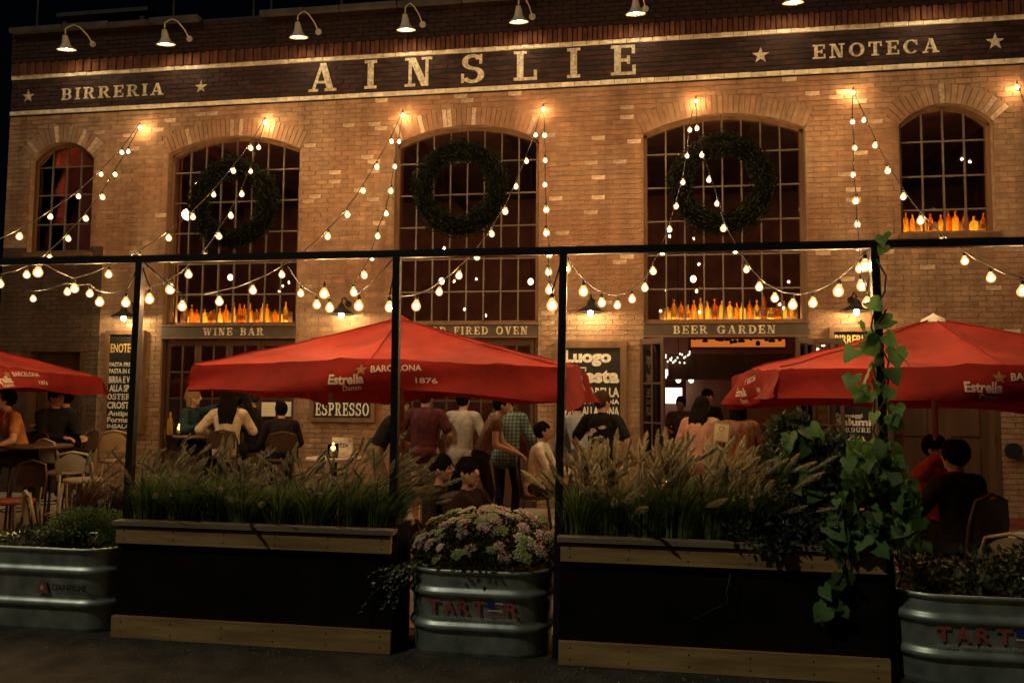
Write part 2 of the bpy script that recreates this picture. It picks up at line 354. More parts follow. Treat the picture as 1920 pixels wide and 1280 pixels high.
for c in cand:
    if c in single:
        o = inst('brick', m_pale if c in pale else m_one, bld, ((c[0]+c[1])/2, D-.001+rnd.uniform(-.003, .002), (c[2]+c[3])/2), (0, rnd.uniform(-.006, .006), 0))
        o.scale.x = (c[1]-c[0])/(BL-JT)
# dark painted band, soldier course, parapet
bk = MB(); bk.box(XL, XR, D+.006, D+.12, 6.30, 7.78); bk.build('band_backing', M['black'], bld)
def rows(z0, z1, matn, name, y, sh=1.0, lo=.75, hi=1.25):
    b = MB(); n = int(round((z1-z0)/CH)); k = (z1-z0)/n
    for i in range(n):
        x = XL - (BL/2 if i % 2 else 0)
        while x < XR:
            a = max(x, XL); b.val = rnd.uniform(lo, hi)
            if min(x+BL, XR)-a > .05: b.box(a+JT/2, min(x+BL, XR)-JT/2, y+rnd.uniform(-.003, .002), D+.03, z0+i*k+JT/2, z0+(i+1)*k-JT/2, back=False)
            x += BL
    o = b.build(name, M[matn], bld); return tag(o, kind='stuff')
rows(6.40, 6.94, 'band', 'painted_bricks', D-.004, lo=.6, hi=1.6)
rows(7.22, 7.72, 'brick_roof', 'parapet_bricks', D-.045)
b = MB(); x = XL                                        # soldier bricks standing on end, every second one proud
i = 0
while x < XR-.07:
    b.val = rnd.uniform(.7, 1.3); b.box(x+.005, x+.066, D-.03-(.022 if i % 2 else 0), D+.03, 7.01, 7.215); x += .076; i += 1
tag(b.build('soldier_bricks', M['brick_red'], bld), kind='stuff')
for z in (6.325, 6.945):                                # white painted courses
    cs = MB().box(XL, XR, D-.004, D+.04, z, z+.006).build('painted_course', M['cream'], bld)
    x = XL
    while x < XR-.05:
        l = min(rnd.choice((.2, .2, .2, .21, .19)), XR-x)
        w1 = MB().box(x+.004, x+l-.004, D-.02+rnd.uniform(-.004, .003), D+.03, z+.004+rnd.uniform(0, .004), z+.066-rnd.uniform(0, .004), back=False)
        w1.build('brick', M['white_brick'], cs)
        x += l
x = XL; i = 0                                           # coping stones, uneven and broken
while x < XR:
    l = rnd.uniform(.55, 1.15)
    if rnd.random() < .82: MB().box(x+.01, min(x+l, XR)-.01, D-.12-rnd.uniform(0, .03), D+.3, 7.722, 7.80+rnd.uniform(-.02, .02)).build('coping_stone', M['coping'], bld)
    x += l
# arch rings of standing bricks, reveals
for wn in WIN:
    xc, h, z0, zs, zt = wn; r, zc, a0 = arc(wn)
    ring = MB(); n = 24
    P = lambda t, q, y: (xc+q*math.sin(t), y, zc+q*math.cos(t))
    for i in range(n):
        t0, t1 = -a0+2*a0*i/n, -a0+2*a0*(i+1)/n
        ring.add([P(t0, r, D+.006), P(t1, r, D+.006), P(t1, r+RING, D+.006), P(t0, r+RING, D+.006)], [(0, 1, 2, 3)])
        ring.add([P(t0, r, D+.006), P(t1, r, D+.006), P(t1, r, D+.3), P(t0, r, D+.3)], [(0, 1, 2, 3)])
        e0, e1 = t0*1.16, t1*1.16; ring.add([P(e0, r+.02, D+.011), P(e1, r+.02, D+.011), P(e1, r+RING+.1, D+.011), P(e0, r+RING+.1, D+.011)], [(0, 1, 2, 3)])
    for s in (-1, 1): ring.add([(xc+s*(h-.003), D+.001, z0), (xc+s*(h-.003), D+.3, z0), (xc+s*(h-.003), D+.3, zs), (xc+s*(h-.003), D+.001, zs)], [(0, 1, 2, 3)])
    ro = ring.build('arch', M['mortar'], bld)
    n = int(2*a0*(r+RING*.4)/.076)
    for i in range(n):
        t0, t1 = -a0+2*a0*i/n, -a0+2*a0*(i+1)/n; e = .005/r; dy = D-.006+rnd.uniform(-.004, .003)
        vb = MB(); q0, q1 = r+.004, r+RING-rnd.uniform(.002, .02)
        A = [P(t0+e, q0, dy), P(t1-e, q0, dy), P(t1-e, q1, dy), P(t0+e, q1, dy)]; B = [(p[0], D+.02, p[2]) for p in A]
        vb.add(A+B, [(0, 1, 2, 3), (1, 0, 4, 5), (2, 1, 5, 6), (3, 2, 6, 7), (0, 3, 7, 4)])
        vb.build('voussoir', M['brick_pale'] if rnd.random() < .09 else M['brick_one'], ro)
for x, h, z0, z1 in SQ:                                 # dark side doorways
    dd = MB().box(x-h, x+h, D+.2, D+.25, z0+.008, z1).build('door', M['wood_dark'], bld)
    for s in (-1, 1): MB().box(x+s*h*.5-.19, x+s*h*.5+.19, D+.18, D+.199, .25, 1.0).build('door_panel', M['wood_dark'], dd); MB().box(x+s*h*.5-.19, x+s*h*.5+.19, D+.18, D+.199, 1.15, z1-.2).build('door_panel', M['wood_dark'], dd)
    MB().box(x-h-.07, x+h+.07, D-.02, D+.1, z1-.02, z1+.09).build('door_head', M['wood_dark'], bld)
    for s in (-1, 1): MB().box(x+s*h-.035, x+s*h+.035, D-.015, D+.2, .008, z1-.022).build('door_jamb', M['wood_dark'], bld)

# windows
def window(wn, zb, cols, rowz, glow=None):
    xc, h, z0, zs, zt = wn; r, zc, a0 = arc(wn); zz = lambda x: zc+math.sqrt(max(r*r-(x-xc)**2, .01))
    y0, y1 = D+.10, D+.19; fw = .055
    fr = MB(); n = 20
    for s in (-1, 1): fr.box(xc+s*h-(fw if s > 0 else 0), xc+s*h+(fw if s < 0 else 0), y0, y1, zb, zs)
    for i in range(n):
        t0, t1 = -a0+2*a0*i/n, -a0+2*a0*(i+1)/n; q = lambda t, k, y: (xc+k*math.sin(t), y, zc+k*math.cos(t))
        fr.add([q(t0, r-fw, y0), q(t1, r-fw, y0), q(t1, r, y0), q(t0, r, y0), q(t0, r-fw, y1), q(t1, r-fw, y1)], [(0, 1, 2, 3), (1, 0, 4, 5)])
    fr.box(xc-h+fw, xc+h-fw, y0, y1, zb, zb+.05)
    wo = fr.build('window', M['wood_mid'], bld)
    xs = [xc-h+fw+(2*h-2*fw)*i/cols for i in range(cols+1)]; zr = [zb+.05]+list(rowz)+[None]
    for x in xs[1:-1]: MB().box(x-.011, x+.011, D+.120, D+.15, zb+.05, zz(x)-fw).build('muntin', M['muntin'], wo)
    for z in rowz: MB().box(xs[0], xs[-1], D+.123, D+.148, z-.011, z+.011).build('muntin', M['muntin'], wo)
    for i in range(cols):
        for j in range(len(zr)-1):
            a, c = xs[i]+.008, xs[i+1]-.008; zl = zr[j]+.008
            ta, tb = (zr[j+1]-.008,)*2 if zr[j+1] else (zz(a)-fw-.004, zz(c)-fw-.004)
            if min(ta, tb)-zl < .03: continue
            t1, t2 = rnd.uniform(-.004, .004), rnd.uniform(-.004, .004); Y = D+.135
            V = [(a, Y-t1-t2, zl), (c, Y+t1-t2, zl), (c, Y+t1+t2, tb), (a, Y-t1+t2, ta)]
            MB().add(V+[(p[0], p[1]+.004, p[2]) for p in V], [(0, 1, 2, 3), (7, 6, 5, 4), (0, 4, 5, 1), (1, 5, 6, 2), (2, 6, 7, 3), (3, 7, 4, 0)]).build('pane', M['pane'], wo)
    return wo
RZ = [3.24, 3.745, 4.25, 4.755, 5.26]
window(WIN[0], 3.96, 4, [4.46, 4.96, 5.44])
for k in (1, 2, 3): window(WIN[k], 2.74, 8, RZ)
window(WIN[4], 3.96, 4, [4.32, 4.80, 5.30])
for k in (0, 4):
    xc, h = WIN[k][:2]; MB().box(xc-h-.05, xc+h+.05, D-.05, D+.1, 3.89, 3.955).build('window_sill', M['wood_mid'], bld)
# lintel beams with raised names
for k, t, a, b_ in ((1, 'WINE BAR', 381, 494), (2, 'WOOD FIRED OVEN', 772, 989), (3, 'BEER GARDEN', 1262, 1454)):
    xc, h = WIN[k][:2]
    li = MB().box(xc-h, xc+h, D-.02, D+.2, 2.545, 2.715).build('lintel', M['lintel'], bld)
    MB().box(xc-h-.004, xc+h+.004, D-.045, D+.1, 2.716, 2.738).build('moulding', M['wood_mid'], li)
    MB().box(xc-h-.003, xc+h+.003, D-.035, D+.1, 2.520, 2.544).build('moulding', M['wood_mid'], li)
    slab(t, gx(a, D-.02, 620), gx(b_, D-.02, 620), D-.021, 2.57, .118, M['cream'], li, gap=.22)
# the painted name band: letters and stars
bnd = MB().box(XL+.3, XR-.3, D+.002, D+.005, 6.42, 6.93).build('name_band', M['black'], bld)
YB = D-.0075
def bandword(t, x0, x1, za, h, gap): slab(t, gx(x0, YB, 120), gx(x1, YB, 120), YB, za, h, M['cream'], bnd, gap=gap, step=.0004)
bandword('BIRRERIA', 118, 309, 6.545, .20, .22)
bandword('AINSLIE', 580, 1192, 6.455, .46, .92)
bandword('ENOTECA', 1524, 1762, 6.54, .205, .24)
for px, py, rr in ((53, 180, .115), (377, 162, .115), (1426, 103, .125), (1866, 77, .125)):
    p = at(px, py, YB); star(p.x, YB, p.z-.01, rr, M['cream'], bnd)

# interior seen through the glass
BK = D+6.4
MB().box(XL+.3, XR-.2, BK, BK+.1, 0, 6.3).build('interior_wall', M['plaster'], bld)
MB().box(XL+.3, XR-.2, D+.35, BK, -.02, .01).build('interior_floor', M['wood_dark'], bld)
MB().box(XL+.3, XR-.2, D+.35, BK, 6.22, 6.3).build('interior_ceiling', M['ceil'], bld)
for x in (XL+.2, XR-.2): MB().box(x-.05, x+.05, D+.3, BK, 0, 6.3).build('interior_wall', M['plaster'], bld)
MB().box(XL, XR, D+.3, BK+.3, 7.60, 7.7).build('roof', M['black'], bld)
MB().box(XL, XL+.1, D+.1, BK+.3, 0, 7.7).build('side_wall', M['brick_one'], bld)
for i in range(9): MB().box(-9.8+i*1.9, -9.65+i*1.9, D+.4, BK, 6.0, 6.215).build('ceiling_beam', M['wood_dark'], bld)
for k in (1, 2, 3):                                     # inner mezzanine edge and jamb posts
    xc, h = WIN[k][:2]
    for s in (-1, 1): MB().box(xc+s*(h+.02)-.05, xc+s*(h+.02)+.05, D+.3, D+.36, 0, 6.2).build('inner_jamb', M['plaster'], bld)
MB().box(XL+.3, XR-.2, D+2.6, D+2.8, 2.75, 3.0).build('mezzanine_beam', M['wood_dark'], bld)
for x0, x1 in ((-5.2, -3.9), (-1.4, -.05), (2.45, 3.5), (-8.6, -7.7)): MB().box(x0, x1, D+.3, D+.34, 0, 6.2).build('inner_wall', M['plaster'], bld)

_w = WIN[0]; MB().box(_w[0]-_w[1]-.02, _w[0]-_w[1]+.22, D+.60, D+.63, 3.9, 5.9).build('inner_reveal', pm('pale_reveal', (.6, .5, .42), .8), bld)
# ------------------------------------------------------------------ doors under the lintels
def leaf(x, y, ang, wd, ht, cols=2, rws=4, z=.01, flip=1):
    f = MB(); s = .055
    f.box(0, s, 0, .04, 0, ht); f.box(wd-s, wd, 0, .04, 0, ht); f.box(s, wd-s, .001, .039, ht-.08, ht); f.box(s, wd-s, .001, .039, 0, .72)
    ro = Matrix.Rotation(ang, 4, 'Z'); o = f.build('door', M['wood_dark'], bld, local=True); o.location = Vector((x, y, z)) - wloc(bld); o.rotation_euler = (0, 0, ang)
    for i in range(1, cols): q = MB().box(s+(wd-2*s)*i/cols-.014, s+(wd-2*s)*i/cols+.014, .006, .034, .72, ht-.08).build('muntin', M['wood_dark'], o, local=True)
    for j in range(1, rws): q = MB().box(s, wd-s, .009, .031, .72+(ht-.8)*j/rws-.014, .72+(ht-.8)*j/rws+.014).build('muntin', M['wood_dark'], o, local=True)
    for i in range(cols):
        for j in range(rws):
            a, b = s+(wd-2*s)*i/cols+.012, s+(wd-2*s)*(i+1)/cols-.012; c, d = .72+(ht-.8)*j/rws+.012, .72+(ht-.8)*(j+1)/rws-.012
            MB().box(a, b, .018, .022, c, d).build('pane', M['pane'], o, local=True)
    MB().box(wd-.045, wd-.015, -.05, 0, .95, 1.1).build('handle', M['iron'], o, local=True)
    return o
for k in (1, 2):
    xc, h = WIN[k][:2]; n = 4; wd = (2*h-.12)/n
    for s in (-1, 1): MB().box(xc+s*h-.045*(s > 0)-.01*(s < 0), xc+s*h+.045*(s < 0)+.01*(s > 0), D+.03, D+.16, .008, 2.515).build('door_jamb', M['wood_dark'], bld)
    for i in range(n): leaf(xc-h+.06+i*wd, D+.07, 0, wd-.006, 2.48)
xc, h = WIN[3][:2]
leaf(xc-h-.06, D-.06, R(-50), .50, 2.48, 2, 3)
leaf(xc+h-.22, D-.45, R(52), .50, 2.48, 2, 3); leaf(xc+h+.03, D-.05, R(-22), .42, 2.48, 2, 3)
for s in (-1, 1): MB().box(xc+s*h-.05*(s > 0)-.012*(s < 0), xc+s*h+.05*(s < 0)+.012*(s > 0), D+.02, D+.2, .008, 2.515).build('door_jamb', M['wood_dark'], bld)

# ------------------------------------------------------------------ interior lights and furniture seen through the openings
def glowbox(name, label, cat, px0, px1, py0, py1, Y, dep, mat, frame=None):
    a, b = at(px0, py1, Y), at(px1, py0, Y)
    o = MB().box(a.x, b.x, Y, Y+dep, a.z, b.z).build('lit_face' if frame else name, M[mat], None, loc=((a.x+b.x)/2, Y, a.z))
    if frame:
        t = thing(name, label, cat, ((a.x+b.x)/2, Y, a.z)); o.parent = t; o.location = (0, 0, 0)
        MB().box(a.x-.05, b.x+.05, Y+dep, Y+dep+.05, a.z-.05, b.z+.05).build('housing', M[frame], t); return t
    return tag(o, label, cat)
glowbox('cove_light', 'orange cove light strip above the bar inside the beer garden door', 'light strip', 1296, 1472, 636, 650, D+3.6, .05, 'orangeglow', 'wood_dark')
t = thing('hanging_rack', 'dark rack of hanging pans before the orange cove light', 'pan rack', at(1380, 640, D+3.3)); q = random.Random(31)
MB().box(gx(1290, D+3.3), gx(1480, D+3.3), D+3.29, D+3.32, at(1380, 632, D+3.3).z, at(1380, 629, D+3.3).z).build('rail', M['iron'], t)
for px in (1302, 1322, 1344, 1352, 1364, 1371, 1378, 1390, 1408, 1421, 1437, 1447, 1462):
    p = at(px, 632, D+3.3); l_ = q.uniform(.05, .16); r_ = q.uniform(.025, .07); MB().lathe([(.004, 0), (.004, -l_*.4), (r_*.6, -l_*.45), (r_, -l_*.7), (r_*.8, -l_), (.001, -l_)], p, 8).build('pan', M['iron'], t, True)
bx0, bx1 = gx(1255, D+3.6), gx(1500, D+3.6)
t = thing('back_bar', 'dark back bar counter inside the beer garden door', 'bar counter', ((bx0+bx1)/2, D+3.9, .01))
MB().box(bx0, bx1, D+3.7, D+4.2, .012, 1.05).build('counter', M['wood_dark'], t); MB().box(bx0-.05, bx1+.05, D+3.62, D+4.25, 1.052, 1.1).build('counter_top', M['wood_mid'], t)
MB().box(bx0, bx1, D+4.1, D+4.3, 2.0, 2.5).build('shelf_cabinet', M['wood_dark'], t)
a, b_ = at(1241, 756, D+5.8), at(1279, 692, D+5.8)
t = thing('kitchen_window', 'bright lit kitchen hatch deep inside the beer garden door', 'hatch', ((a.x+b_.x)/2, D+5.8, a.z))
MB().box(a.x, b_.x, D+5.9, D+5.92, a.z, b_.z).build('lit_face', M['kitchen'], t)
MB().box(a.x-.08, a.x, D+5.8, D+5.95, a.z-.08, b_.z+.08).build('frame', M['wood_dark'], t); MB().box(b_.x, b_.x+.08, D+5.8, D+5.95, a.z-.08, b_.z+.08).build('frame', M['wood_dark'], t)
MB().box(a.x, b_.x, D+5.8, D+5.88, (a.z+b_.z)/2-.03, (a.z+b_.z)/2+.03).build('shelf', M['wood_dark'], t)
for i in range(7): MB().lathe([(.001, 0), (.04, 0), (.045, .1), (.02, .16), (.02, .2), (.001, .2)], (a.x+.06+i*.065, D+5.84, (a.z+b_.z)/2+.03), 8).build('jar', M['wood_mid'], t)
globe = MB().ell((0, 0, 0), (.05, .05, .06), 12, 8)
mg = globe.mesh('globe', em('pendant_glow', (1, .66, .36), 7), True)
for px, py, Y, lab in ((828, 527, D+1.6, 'small glowing pendant behind the oven window panes'), (995, 528, D+1.9, 'white glowing pendant in the lower corner of the oven window'), (1300, 523, D+1.8, 'glowing pendant behind the beer garden window above the bottles'),
                      (1272, 712, D+4.6, 'round pendant globe beside the lit kitchen hatch'), (1296, 712, D+4.4, 'round pendant globe hanging over the back bar'), (432, 520, D+2.2, 'glowing pendant behind the wine bar window panes')):
    p = at(px, py, Y); t = thing('pendant_lamp', lab, 'pendant lamp', p)
    inst('globe', mg, t, p); MB().tube([p+Vector((0, 0, .07)), (p.x, p.y, min(6.0, p.z+3.2))], .008, 6).build('cord', M['wire'], t)
big = MB().ell((0, 0, 0), (.10, .10, .10), 12, 8).mesh('globe', em('added_room_glow', (1, .55, .30), 20), True)  # added globe lamps, unseen behind the piers, to brighten the room
for x_, lab in ((-8.15, 'added globe lamp hidden behind the pier at the ENOTECA board'), (-4.55, 'added globe lamp hidden behind the pier at the ESPRESSO board'), (-.73, 'added globe lamp hidden behind the pier at the Luogo board'), (3.0, 'added globe lamp hidden behind the pier at the BIRRERIA board')):
    p = Vector((x_, D+1.5, 4.9)); t = thing('pendant_lamp', lab, 'pendant lamp', p); inst('globe', big, t, p); MB().tube([p+Vector((0, 0, .1)), (p.x, p.y, 6.2)], .008, 6).build('cord', M['wire'], t)
fx = random.Random(12)                                  # fairy lights strung along the bar ceiling
t = thing('fairy_lights', 'cluster of tiny white fairy lights strung inside the beer garden door', 'fairy lights', at(1275, 665, D+4))
mf = MB().ell((0, 0, 0), (.014, .014, .02), 6, 4).mesh('fairy_bulb', em('fairy_glow', (1, .85, .65), 3), True); wp = []
for i in range(22):
    p = at(1245+i*2.6+fx.uniform(-2, 2), 672+fx.uniform(-9, 9)-(18 if i > 18 else 0), D+4); inst('bulb', mf, t, p); wp.append(p+Vector((0, 0, .03)))
MB().tube(wp, .004, 4).build('wire', M['wire'], t)
for k, (a_, b_, y_) in enumerate(((70, 170, 262), (330, 552, 282), (760, 1000, 262), (1232, 1440, 239), (1700, 1850, 212))):   # red tubes under the ceiling beams
    Y = D+.95; a, c = at(a_, y_, Y), at(b_, y_, Y); a.z = 6.14
    lab = ['red light tube inside the small arched window over the dark doorway', 'red light tube inside the wine bar window head', 'red light tube inside the oven window head', 'red light tube inside the beer garden window head', 'red light tube inside the small arched window holding bottles'][k]
    tt = MB().tube([(a.x, Y, a.z), ((a.x+c.x)/2, Y, a.z), (c.x, Y, a.z)], .02, 6).build('light_tube', M['redglow'], None, loc=a); tag(tt, lab, 'light tube', 'red light tubes')
p = WIN[0]; tt = MB().tube([(p[0]-p[1]-.12, D+.42, 4.55), (p[0]-p[1]-.12, D+.42, 5.7)], .010, 6).build('light_tube', M['redglow'], None, loc=(p[0]-p[1]-.12, D+.42, 4.55)); tag(tt, 'upright red light tube at the jamb of the small red lit arched window', 'light tube', 'red light tubes')

# ------------------------------------------------------------------ bottles on the sills, lit from behind
def bottle_mat(name, c):
    m = bpy.data.materials.new(name); m.use_nodes = True; nt = m.node_tree; N = nt.nodes; L = nt.links; N.remove(N['Principled BSDF'])
    tr = N.new('ShaderNodeBsdfTranslucent'); tr.inputs[0].default_value = (*c, 1); tp = N.new('ShaderNodeBsdfTransparent'); tp.inputs[0].default_value = (*c, 1)
    gl = N.new('ShaderNodeBsdfGlossy'); gl.inputs['Roughness'].default_value = .08; m1 = N.new('ShaderNodeMixShader'); m1.inputs[0].default_value = .35; m2 = N.new('ShaderNodeMixShader'); m2.inputs[0].default_value = .06
    L.new(tr.outputs[0], m1.inputs[1]); L.new(tp.outputs[0], m1.inputs[2]); L.new(m1.outputs[0], m2.inputs[1]); L.new(gl.outputs[0], m2.inputs[2]); L.new(m2.outputs[0], N['Material Output'].inputs[0]); return m
BMAT = [bottle_mat('amber_glass', (.96, .56, .15)), bottle_mat('gold_glass', (.98, .70, .28)), bottle_mat('brown_glass', (.88, .42, .09))]
M['label'] = pm('paper_label', (.75, .62, .40), .8, trans=.5)
prof = [[(.001, 0), (.040, 0), (.043, .01), (.043, .185), (.036, .21), (.016, .23), (.015, .285), (.019, .287), (.019, .305), (.001, .305)],
        [(.001, 0), (.054, 0), (.057, .01), (.057, .13), (.046, .16), (.017, .18), (.016, .215), (.021, .217), (.021, .24), (.001, .24)],
        [(.001, 0), (.036, 0), (.039, .01), (.039, .22), (.032, .245), (.015, .265), (.014, .31), (.018, .312), (.018, .33), (.001, .33)]]
bm_ = [[MB().lathe(p_, n=12).mesh('glass_body', BMAT[j], True) for j in range(3)] for p_ in prof]
lm_ = [MB().lathe([(q[3][0]+.002, .05), (q[3][0]+.002, .13)], n=12).mesh('paper_label', M['label'], True) for q in prof]
br = random.Random(5)
def bottles(px0, px1, n, z, lab, grp):
    for i in range(n):
        px = px0+(px1-px0)*(i+br.uniform(.3, .7))/n; Y = D+.25+br.uniform(-.02, .05); k = br.randrange(3)
        p = Vector((gx(px, Y, 590), Y, z)); c_ = br.choice((0, 0, 1, 1, 2)); pl = br.random() < .4
        l2 = lab.replace('amber bottle', '%s %s bottle%s' % (('slim', 'squat', 'tall')[k], ('amber', 'golden', 'brown')[c_], ' with paper label' if pl else ''))
        t = thing('bottle', l2, 'bottle', p, br.uniform(0, 6), grp); s_ = br.uniform(.84, 1.0); s_ = (s_*br.uniform(.85, 1.15), s_*br.uniform(.85, 1.15), s_*br.uniform(.85, 1.12))
        o = inst('glass_body', bm_[k][c_], t, local=True, scale=s_)
        if pl: inst('paper_label', lm_[k], t, local=True, scale=s_)
    x0, x1 = gx(px0-8, D+.4, 590), gx(px1+8, D+.4, 590)
    t = thing('bottle_shelf', lab.replace('amber bottle', 'wooden ledge') .replace('standing', 'with a light strip'), 'shelf', ((x0+x1)/2, D+.36, z))
    MB().box(x0, x1, D+.195, D+.50, z-.03, z-.002).build('ledge', M['wood_mid'], t); MB().box(x0+.03, x1-.03, D+.33, D+.42, z+.002, z+.006).build('light_strip', M['strip'], t)
    MB().box(x0+.01, x1-.01, D+.425, D+.45, z, z+.2).build('back_rail', M['wood_dark'], t)
bottles(343, 541, 18, 2.79, 'amber bottle standing on the sill over the WINE BAR sign', 'bottles over the wine bar sign')
bottles(1243, 1490, 19, 2.79, 'amber bottle standing on the sill over the BEER GARDEN sign', 'bottles over the beer garden sign')
bottles(1694, 1856, 10, 4.01, 'amber bottle standing in the small arched window below the ENOTECA lettering', 'bottles in the small arched window')

# ------------------------------------------------------------------ wreaths
M['needle'] = pm('wreath_green', (.013, .017, .009), .85, spec=.1, var=.3, scale=8, attr='val', trans=.1)
def wreath(px, py, lab):
    p = at(px, py, D-.06); t = thing('wreath', lab, 'wreath', p); q = random.Random(px); f = MB(); RR, rr = .58, .185
    for i in range(6500):
        a = q.uniform(0, 6.283); s_ = math.sqrt(q.random())*rr*(1+.12*math.sin(a*5)); b_ = q.uniform(0, 6.283)
        c = Vector((p.x+(RR+s_*math.cos(b_))*math.cos(a), p.y-.13+s_*math.sin(b_)*.85, p.z+(RR+s_*math.cos(b_))*math.sin(a)))
        d = Vector((-math.sin(a), q.uniform(-.9, .3), math.cos(a)))+Vector((q.uniform(-1, 1), q.uniform(-1, .4), q.uniform(-1, 1)))*.8; d.normalize()
        e = d.orthogonal().normalized(); e.rotate(Matrix.Rotation(q.uniform(0, 6), 3, d)); l = q.uniform(.04, .085); f.val = q.uniform(.4, 1.5)
        f.add([c-e*.003, c+d*l*.5-e*.011, c+d*l, c+d*l*.5+e*.011], [(0, 1, 2, 3)])
    f.build('foliage', M['needle'], t)
    MB().tube([(p.x+RR*math.cos(k*.314), p.y-.13, p.z+RR*math.sin(k*.314)) for k in range(21)], .125, 10).build('ring', M['needle'], t)
    MB().tube([(p.x, p.y-.1, p.z+RR), (p.x, p.y, p.z+RR+.5)], .004, 5).build('hanger', M['wire'], t)
wreath(445, 385, 'big dark evergreen wreath hung on the window over WINE BAR')
wreath(866, 358, 'big dark evergreen wreath hung on the window over FIRED OVEN')
wreath(1352, 350, 'big dark evergreen wreath hung on the window over BEER GARDEN')

# ------------------------------------------------------------------ sign boards on the piers
def board(px0, px1, py0, py1, lab, lines, fr=8, frm='wood_mid'):
    Y = D-.05; pc, pr0 = (px0+px1)/2, (py0+py1)/2; a = Vector((at(px0, pr0, Y).x, Y, at(pc, py1, Y).z)); b_ = Vector((at(px1, pr0, Y).x, Y, at(pc, py0, Y).z)); t = thing('sign_board', lab, 'sign', ((a.x+b_.x)/2, Y, a.z))
    MB().box(a.x, b_.x, Y, Y+.03, a.z, b_.z).build('panel', M['chalk'], t); e = fr/125
    for x0, x1, z0, z1 in ((a.x-e, a.x, a.z-e, b_.z+e), (b_.x, b_.x+e, a.z-e, b_.z+e), (a.x, b_.x, b_.z, b_.z+e), (a.x, b_.x, a.z-e, a.z)):
        MB().box(x0, x1, Y-.03, Y+.045, z0, z1).build('moulding', M[frm], t)
    for body, qx0, qx1, qy, hpx, mt, kind in lines:     # kind: 's' slab capitals, else built-in typeface
        p, q = at(qx0, pr0, Y), at(qx1, pr0, Y); p.z = at((qx0+qx1)/2, qy, Y).z; h_ = hpx*(at(qx0, qy, Y).z-at(qx0, qy+10, Y).z)/10
        if kind == 's': slab(body, p.x, q.x, Y, p.z, h_, M[mt], t, gap=.16)
        else: line_text(body, p.x, q.x, Y, p.z, h_, M[mt], t, kind)
    return t
board(203, 262, 627, 806, 'tall black menu board headed ENOTECA in gold letters', [('ENOTECA', 205, 259, 661, 17, 'gold', .02), ('PASTA FRESCA', 204, 260, 687, 8, 'white', .03), ('PASTA IN CASA', 204, 260, 700, 9, 'white', .03),
      ('BIRRA E VINO', 204, 260, 718, 13, 'white', .035), ('ALLA SPINA', 206, 260, 734, 13, 'white', .035), ('OSTERIA', 203, 260, 749, 11, 'white', 's'), ('CROSTINI', 203, 260, 766, 13, 'white', .035),
      ('Antipasti', 205, 260, 779, 9, 'white', .03), ('Formaggi', 204, 260, 791, 9, 'white', .03), ('INSALATE', 204, 260, 803, 8, 'white', .03)])
board(590, 697, 640, 783, 'black board lettered ESPRESSO beside the wine bar doors', [('ESPRESSO', 593, 693, 779, 24, 'white', 's')])
board(1052, 1163, 652, 850, 'black board lettered Luogo di Festa between oven and beer garden', [('Luogo', 1058, 1146, 678, 21, 'white', .05), ('di', 1061, 1081, 703, 16, 'white', .05), ('F', 1083, 1099, 712, 24, 'white', 's'), ('esta', 1095, 1161, 716, 24, 'white', .05),
      ('MOZZARELLA', 1058, 1161, 744, 18, 'white', .03), ('FORNO A LEGNA', 1056, 1161, 757, 9, 'white', .03), ('VINO ALLA SPINA', 1056, 1161, 779, 17, 'white', .03)], 12, 'wood_mid')
board(1565, 1634, 622, 832, 'tall black menu board headed BIRRERIA behind the leafy post', [('BIRRERIA', 1567, 1632, 645, 17, 'gold', .02), ('Formaggi', 1566, 1616, 782, 7, 'white', .03), ('Salumi', 1566, 1632, 797, 13, 'white', .045), ('VERDURE', 1566, 1630, 810, 9, 'white', 's'), ('Pizza', 1566, 1620, 826, 12, 'white', .045)])
for px0, px1, py0, py1, lab in ((490, 517, 754, 780, 'cream paper menu taped to the wine bar door glass'), (523, 550, 753, 780, 'white paper menu taped to the wine bar door beside the cream one')):
    a, b_ = at(px0, py1, D+.055), at(px1, py0, D+.055); o = MB().box(a.x, b_.x, D+.055, D+.058, a.z, b_.z).build('paper_menu', pm('paper', (.8, .72, .52) if px0 < 500 else (.8, .78, .74), .8, var=.05), None, loc=((a.x+b_.x)/2, D+.055, a.z)); tag(o, lab, 'paper')
p = at(1900, 845, D-.05); t = thing('wall_disc', 'black round disc fixed to the bare brick wall beside the dark panelled door', 'wall disc', (p.x, D, p.z))
MB().tube([(p.x, D-.08, p.z), (p.x, D-.03, p.z)], .105, 24).build('disc', M['black'], t); MB().tube([(p.x, D-.03, p.z), (p.x, D, p.z)], .03, 10).build('bracket', M['iron'], t)

